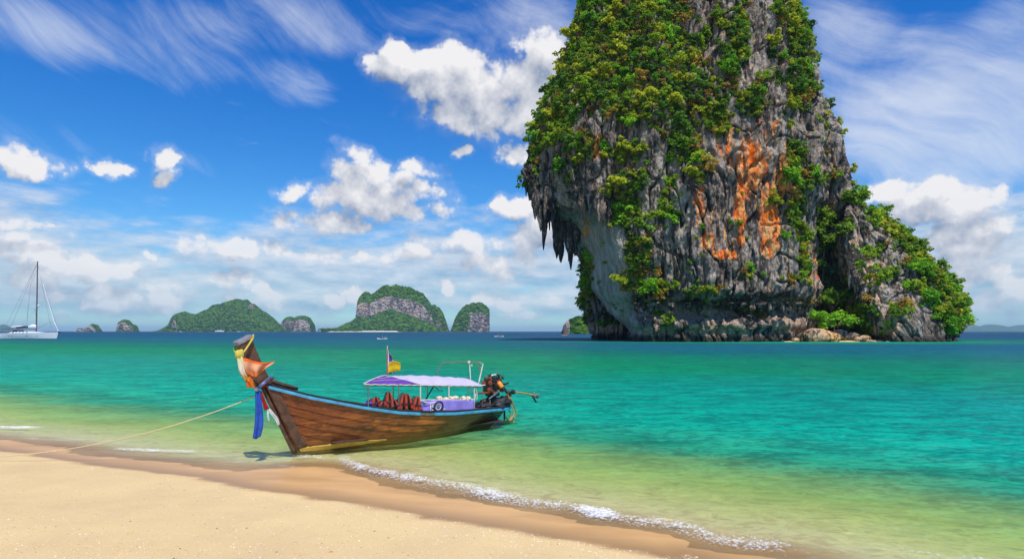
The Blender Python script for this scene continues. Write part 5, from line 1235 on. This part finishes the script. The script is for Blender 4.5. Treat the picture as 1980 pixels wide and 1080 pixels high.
# ================================================================== sailing yacht
DY = F * CAMZ / (654.5 - HOR); ysc = DY / F
yx0 = P(58, 640, DY)[0]; yacht = empty('sailing_yacht', (yx0, DY, 0)); tag(yacht, 'white sailing yacht at anchor with furled sails and a tall mast', 'yacht')
def Y(px, py, n=0.): return ((px - 58) * ysc, -n, CAMZ + (HOR - py) * ysc)
M_YW = simple('gelcoat_white', (.78, .79, .80), .25, var=.04, scale=.5, bmp=.02); M_YD = simple('antifoul_dark', (.03, .035, .05), .5); M_YG = simple('dark_glass', (.02, .03, .045), .1, bmp=0.); M_YM = simple('mast_alloy', (.16, .12, .13), .4, .3); M_YN = simple('navy_canvas', (.02, .03, .07), .8)
def yhull(q0, q1, m_, name, off=0.):
    st = [(-2, 0), (4, .4), (12, .75), (30, 1.), (55, 1.), (80, .8), (100, .45), (112, .10), (115, .02)]
    pxs = np.linspace(0, 113, 30); rows = []
    for q_ in np.linspace(q0, q1, 5):
        row = []
        for sgn, seq in ((1, pxs), (-1, pxs[::-1])):
            for p in seq:
                bw = np.interp(p, [0, 12, 40, 70, 100, 113], [1.3, 1.9, 2.4, 2.3, 1.0, .03]) * (.62 + .38 * q_ ** .6)
                top = np.interp(p, [0, 12, 60, 113], [644.6, 643.6, 643.0, 641.6]); bot = 655.8; pr = p + (q_ - 1) * (4 if p > 100 else 0) - (1 - q_) * (0 if p > 10 else -4 if False else 0)
                pr = p - (1 - q_) * 4 * max(0, (p - 80) / 33) - (1 - q_) * 7 * max(0, 1 - p / 14)
                row.append(Y(pr, bot + (top - bot) * q_, sgn * (bw + off)))
        rows.append(row + [row[0]])
    mb = MB().grid(rows)
    if q1 >= .99: n_ = len(rows[-1]) - 1; mb.add(rows[-1][:n_], [(i, i+1, n_-2-i, n_-1-i) for i in range(n_//2 - 1)])
    return mb.build(name, m_, yacht)
yhull(.0, .14, M_YD, 'boot_top', .01); yh = yhull(.14, 1., M_YW, 'hull')
for px in (27, 33, 60, 63, 81): MB().box(Y(px, 648.5, 2.38), (.5, .08, .16)).build('porthole', M_YG, yh)
cab = [[Y(p, np.interp(p, [18, 30, 66, 92], [643.5, 641.2, 640.9, 642.6]), n) for p in np.linspace(18, 92, 16)] for n in (1.3, 1.1, .0, -1.1, -1.3)]
cab[0] = [Y(p, 643.8, 1.45) for p in np.linspace(18, 92, 16)]; cab[-1] = [Y(p, 643.8, -1.45) for p in np.linspace(18, 92, 16)]
co_ = MB().grid(cab).build('coachroof', M_YW, yacht)
for px in (31, 37, 43, 50, 58): MB().box(Y(px, 642.4, 1.36), (.55, .06, .14)).build('cabin_window', M_YG, co_)
dg = [[Y(p, np.interp(p, [28, 32, 40, 44], [642, 637.5, 637.8, 642]), n) for p in np.linspace(28, 44, 9)] for n in np.linspace(-1.2, 1.2, 5)]
MB().grid(dg).build('sprayhood', M_YN, yacht, solid=.04)
bi = [[Y(p, 635.6 - .5 * math.sin(math.pi * (p - 9) / 24), n) for p in np.linspace(9, 33, 9)] for n in np.linspace(-1.5, 1.5, 5)]
MB().grid(bi).build('bimini', M_YN, yacht, solid=.06)
for px in (11, 31):
    for n in (1.4, -1.4): MB().tube([Y(px, 636, n), Y(px + 1, 644, n)], .04, 5).build('bimini_post', M_STEEL, yacht)
MB().tube([Y(70, 642), Y(71.3, 590), Y(72.6, 505.5)], [.24, .22, .18], 10).build('mast', M_YM, yacht)
MB().box(Y(72.6, 505), (1.1, .3, .14)).build('masthead', M_YW, yacht)
for py, l in ((551, 1.3), (592.5, 1.6)):
    c_ = Y(71.5, py)
    for sg in (1, -1): MB().tube([c_, (c_[0] - 1.1 - (py > 580) * .3, c_[1] + sg * l, c_[2] - .1)], .05, 5).build('spreader', M_YW, yacht)
MB().ball(Y(74.5, 590.5), (.45, .45, .25), 12, 8).build('radar_dome', M_YW, yacht)
bm_ = MB(); bm_.tube([Y(70, 636), Y(23, 635)], .16, 8); bm_.build('boom', M_YM, yacht)
mb = MB(); mb.tube([Y(71, 631, 0), Y(64, 630.4, 0), Y(56, 631.5, 0)], [.55, .75, .42], 10); mb.build('sail_cover', M_YW, yacht)
mb = MB(); mb.tube([Y(58, 631.6, 0), Y(44, 631.8, 0), Y(32, 632.4, 0)], [.34, .40, .34], 10); mb.build('sail_cover', M_YN, yacht)
mb = MB(); mb.tube([Y(46, 630.6, 0), Y(36, 631, 0), Y(23, 632, 0)], [.22, .30, .26], 10); mb.build('furled_sail', M_YW, yacht)
def wire(a, b, r, m_=None, name='shroud'): MB().tube([a, b], r, 4).build(name, m_ or M_STEEL, yacht)
wire(Y(75, 521), Y(113.5, 641), .04, None, 'forestay'); wire(Y(75, 521), Y(104, 619), .12, M_YW, 'furled_jib'); MB().tube([Y(83.5, 548), Y(104, 620), Y(113, 640)], [.08, .17, .13], 8).build('furled_jib', M_YW, yacht)
wire(Y(74, 514), Y(99, 634), .035); wire(Y(72.4, 508), Y(20, 634), .035); wire(Y(72.4, 508), Y(12, 628), .03)
wire(Y(64.5, 551, 1.3), Y(59.5, 643, 2.2), .03); wire(Y(72, 520), Y(64.5, 551, 1.3), .03); wire(Y(61, 592, 1.6), Y(60, 643, 2.2), .03); wire(Y(68, 595), Y(63, 642, -2.2), .03)
wire(Y(70, 635), Y(106, 619), .035, M_YN, 'sheet'); wire(Y(70, 597), Y(41, 629), .02)
for px in (5, 12, 20, 90, 97, 104, 110): MB().tube([Y(px, 643, 1.3 if px < 80 else .6), Y(px, 639.6, 1.3 if px < 80 else .6)], .035, 4).build('stanchion', M_STEEL, yacht)
wire(Y(4, 639.8, 1.3), Y(24, 639.8, 1.6), .02, None, 'guard_wire'); wire(Y(88, 639.8, .8), Y(112, 639, .1), .02, None, 'guard_wire')
MB().tube([Y(113, 641.5), Y(116, 642.3)], [.3, .25], 8).build('anchor', M_YD, yacht)
mb = MB(); c_ = Vector(Y(2, 644, 1.4)); mb.tube([c_ + Vector((.32 * math.cos(a), 0, .32 * math.sin(a))) for a in np.linspace(0, 6.28, 13)], .12, 6, False); mb.build('lifebuoy', M_ORANGE, yacht)
MB().ball(Y(3, 651, 2.1), (.35, .2, .35), 8, 6).build('fender', M_ORANGE, yacht)
MB().box(Y(-3, 640, 0), (.9, .06, .7)).build('ensign', M_SR, yacht)

# kayaks and people
M_SKIN = simple('skin', (.42, .24, .15), .6); M_KW = simple('kayak_white', (.80, .80, .80), .3); M_KO = simple('kayak_orange', (.80, .20, .03), .35)
def kayak(px, py, L, head, matl, label, crew, ang=0.):
    D = F * CAMZ / (py - HOR); x, y, _ = P(px, py, D); e = empty('kayak', (x, y, 0), ang); tag(e, label, 'kayak')
    rows = []
    for u in np.linspace(-1, 1, 15):
        b = .36 * (1 - abs(u) ** 2.4); zt = .16 + .16 * u * u
        rows.append([(u * L / 2, b * math.cos(a), zt * .4 + (zt * .6 if math.sin(a) > 0 else .22) * math.sin(a)) for a in np.linspace(0, 2 * math.pi, 13)])
    MB().grid(rows).build('hull', matl, e); MB().box((0, 0, .16), (L * .4, .40, .04)).build('seat', M_BLACK, e, bevel=.01)
    for (dx_, cm, lb, lean) in crew:
        pe = MB(); c0 = Vector((dx_, 0, .2))
        pe.ball(c0 + Vector((0, 0, .15)), (.19, .21, .18), 12, 8); pe.ball(c0 + Vector((lean * .5, 0, .38)), (.15, .22, .28), 12, 9); pe.ball(c0 + Vector((lean, 0, .60)), (.08, .08, .10), 8, 6); pe.ball(c0 + Vector((lean, 0, .78)), (.10, .09, .13), 10, 8)
        for sg in (1, -1): pe.tube([c0 + Vector((lean * .8, sg * .2, .54)), c0 + Vector((lean + .14, sg * .33, .38)), c0 + Vector((lean + .38, sg * .26, .42))], [.06, .05, .04], 7)
        for sg in (1, -1): pe.tube([c0 + Vector((0, sg * .1, .1)), c0 + Vector((.42, sg * .13, .24)), c0 + Vector((.8, sg * .1, .06))], [.09, .07, .05], 7)
        po = pe.build('person', cm, None); po.data.transform(Matrix.Translation(-c0)); po.location = Vector((x, y, 0)) + Matrix.Rotation(ang, 3, 'Z') @ c0; po.rotation_euler = (0, 0, ang)
        md = po.modifiers.new('join', 'REMESH'); md.mode = 'VOXEL'; md.voxel_size = .03; tag(po, lb, 'person')
        hb = MB().ball((lean - .02, 0, .84), (.11, .10, .10), 8, 6); hb.build('hair', M_BLACK, po)
        pd = MB(); pd.tube([(lean + .38, -.75, .08), (lean + .38, .75, .78)], .018, 6); pdo = pd.build('paddle', M_KW, None); pdo.location = po.location; pdo.rotation_euler = po.rotation_euler
        MB().box((lean + .38, .85, .82), (.03, .38, .17), Matrix.Rotation(.43, 3, 'X')).build('blade', M_KW, pdo, bevel=.01); MB().box((lean + .38, -.85, .04), (.03, .38, .17), Matrix.Rotation(.43, 3, 'X')).build('blade', M_KW, pdo, bevel=.01)
        tag(pdo, 'white paddle of the ' + lb, 'paddle')
M_SHG = simple('shirt_green', (.10, .25, .16), .8); M_SHR = simple('shirt_red', (.55, .09, .05), .8); M_SHD = simple('shirt_dark', (.06, .06, .09), .8); M_SHO = simple('vest_orange', (.75, .25, .06), .8)
kayak(739, 655.0, 3.6, 0, M_KW, 'white kayak on the water above the awning flags', [(-.4, M_SHD, 'paddler in dark shirt in the kayak above the flags', .1), (.75, M_SHG, 'paddler in green shirt in the kayak above the flags', .25)], .3)
kayak(965, 650.4, 5.0, 0, M_KW, 'white two seat kayak far out beyond the awning arch', [(-.9, M_SHR, 'person in red in the far two seat kayak', .05), (1.0, M_SHD, 'dark shirted person in the far two seat kayak', .1)], .1)
kayak(1092, 648.0, 4.4, 0, M_KO, 'orange kayak near the horizon left of the tall rock', [(-.6, M_SHO, 'person in orange vest in the orange kayak', .1), (.8, M_SHO, 'bow paddler in orange vest in the orange kayak', .1)], .2)
kayak(1207, 649.6, 3.6, 0, M_KW, 'pale kayak in front of the shaded wall behind the overhang', [(0, M_SHD, 'paddler in the pale kayak before the shaded wall', .1)], .5)
# white ferry and small craft near the far islands
def launch(px, py, D, L, label):
    x, y, _ = P(px, py, D); e = empty('launch', (x, D, 0)); tag(e, label, 'boat'); h_ = L * .075
    rows = [[(u * L / 2, L * .13 * (1 - max(0, u) ** 3) * math.cos(a), h_ * (.5 + .3 * max(0, u) ** 2) + h_ * .7 * math.sin(a)) for a in np.linspace(0, 2 * math.pi, 11)] for u in np.linspace(-1, 1, 12)]
    MB().grid(rows).build('hull', M_YW, e); MB().box((-L * .05, 0, h_ * 1.9), (L * .5, L * .2, h_ * 1.6)).build('cabin', M_YW, e, bevel=h_ * .3); MB().box((-L * .05, 0, h_ * 2.1), (L * .44, L * .206, h_ * .5)).build('windows', M_YG, e)
launch(425, 640, 2900, 42, 'white ferry moored below the long green island')
launch(462, 640, 2950, 16, 'small white launch right of the white ferry')
launch(349, 640, 2950, 14, 'tiny white boat near the left end of the long green island')

# ================================================================== bits of shell and coral on the dry sand
def debris(name, n, sizes, m_, label, near_line):
    r = np.random.default_rng(len(name)); V = []; Fc = []
    base = np.array([(1,0,0),(0,1,0),(-1,0,0),(0,-1,0),(0,0,.6),(0,0,-.4)]); fs = np.array([(0,1,4),(1,2,4),(2,3,4),(3,0,4),(1,0,5),(2,1,5),(3,2,5),(0,3,5)])
    px = r.uniform(-60, 1500, n * 3); py = 870 + 260 * r.random(n * 3) ** .8
    D = F * (CAMZ - .15) / (py - HOR); x = (px - 990) / F * D; y = D
    wl_ = shoredist(x, y, WETL); 
    keep = (wl_ < .05) & ((r.random(n * 3) < np.exp(wl_ / .35)) if near_line else (r.random(n * 3) < .8)) if near_line else (wl_ < 0)
    x, y, wl_ = x[keep][:n], y[keep][:n], wl_[keep][:n]
    ix = np.array([gz(a, b) for a, b in zip(x, y)])
    for i in range(len(x)):
        s = r.uniform(*sizes) * (1 if r.random() < .93 else 1.9); a = r.uniform(0, 6.28); ca, sa = math.cos(a), math.sin(a)
        v = base * [s * r.uniform(.6, 1.3), s * r.uniform(.5, 1.), s * r.uniform(.5, .9)] * r.uniform(.7, 1.3, (6, 1)); v = np.stack([v[:, 0]*ca - v[:, 1]*sa, v[:, 0]*sa + v[:, 1]*ca, v[:, 2]], 1)
        V.append(v + [x[i], y[i], ix[i]]); Fc.append(fs + 6 * i)
    me = mesh_np(name, np.vstack(V), np.vstack(Fc), False); tag(link(name, me, None, m_), label, kind='stuff')
gxs = dens(-15, 7.5, .085, -20000, 20000, 1.35); gys = dens(5.2, 15.5, .07, -800, 45000, 1.32)
gco = np.empty(len(ground_me.vertices) * 3, np.float32); ground_me.vertices.foreach_get('co', gco); GZ = gco.reshape(len(gys), len(gxs), 3)[..., 2]
def gz(a, b):
    i = min(max(np.searchsorted(gys, b) - 1, 0), len(gys) - 2); j = min(max(np.searchsorted(gxs, a) - 1, 0), len(gxs) - 2)
    u = (a - gxs[j]) / (gxs[j+1] - gxs[j]); v = (b - gys[i]) / (gys[i+1] - gys[i])
    return (GZ[i, j] * (1-u) + GZ[i, j+1] * u) * (1-v) + (GZ[i+1, j] * (1-u) + GZ[i+1, j+1] * u) * v
M_SHELL = simple('shell_bits', (.78, .68, .52), .7, var=.2, scale=2.); M_CORAL = simple('coral_bits', (.50, .24, .10), .8, var=.5, scale=3.); M_GRIT = simple('dark_grit', (.12, .09, .07), .8, var=.5, scale=3.)
debris('shell_fragments', 4200, (.003, .008), M_SHELL, 'pale broken shell strewn over the dry sand', False)
debris('shell_line', 4600, (.004, .011), M_SHELL, 'line of pale shell left along the edge of the wet sand', True)
debris('coral_grit', 1300, (.004, .011), M_CORAL, 'rust coloured coral bits on the dry sand', False)
debris('dark_pebbles', 700, (.004, .010), M_GRIT, 'dark pebbles scattered on the dry sand', False)

# ================================================================== the air between the beach and the far islands
bm = bmesh.new(); bmesh.ops.create_cube(bm, size=1.)
me = bpy.data.meshes.new('haze'); bm.to_mesh(me); bm.free(); hz = link('haze', me)
hz.location = (0, 7000, 74 - 6); hz.scale = (48000, 17600 * 2, 156 + 20)
m, q, out = mat('haze'); pv_ = q.new('ShaderNodeVolumePrincipled'); pv_.inputs['Color'].default_value = (.50, .74, 1., 1); pv_.inputs['Density'].default_value = 5.0e-5; pv_.inputs['Anisotropy'].default_value = 0.1
q.l.new(pv_.outputs[0], out.inputs['Volume']); me.materials.append(m); tag(hz, 'thin bluish sea haze', kind='stuff')
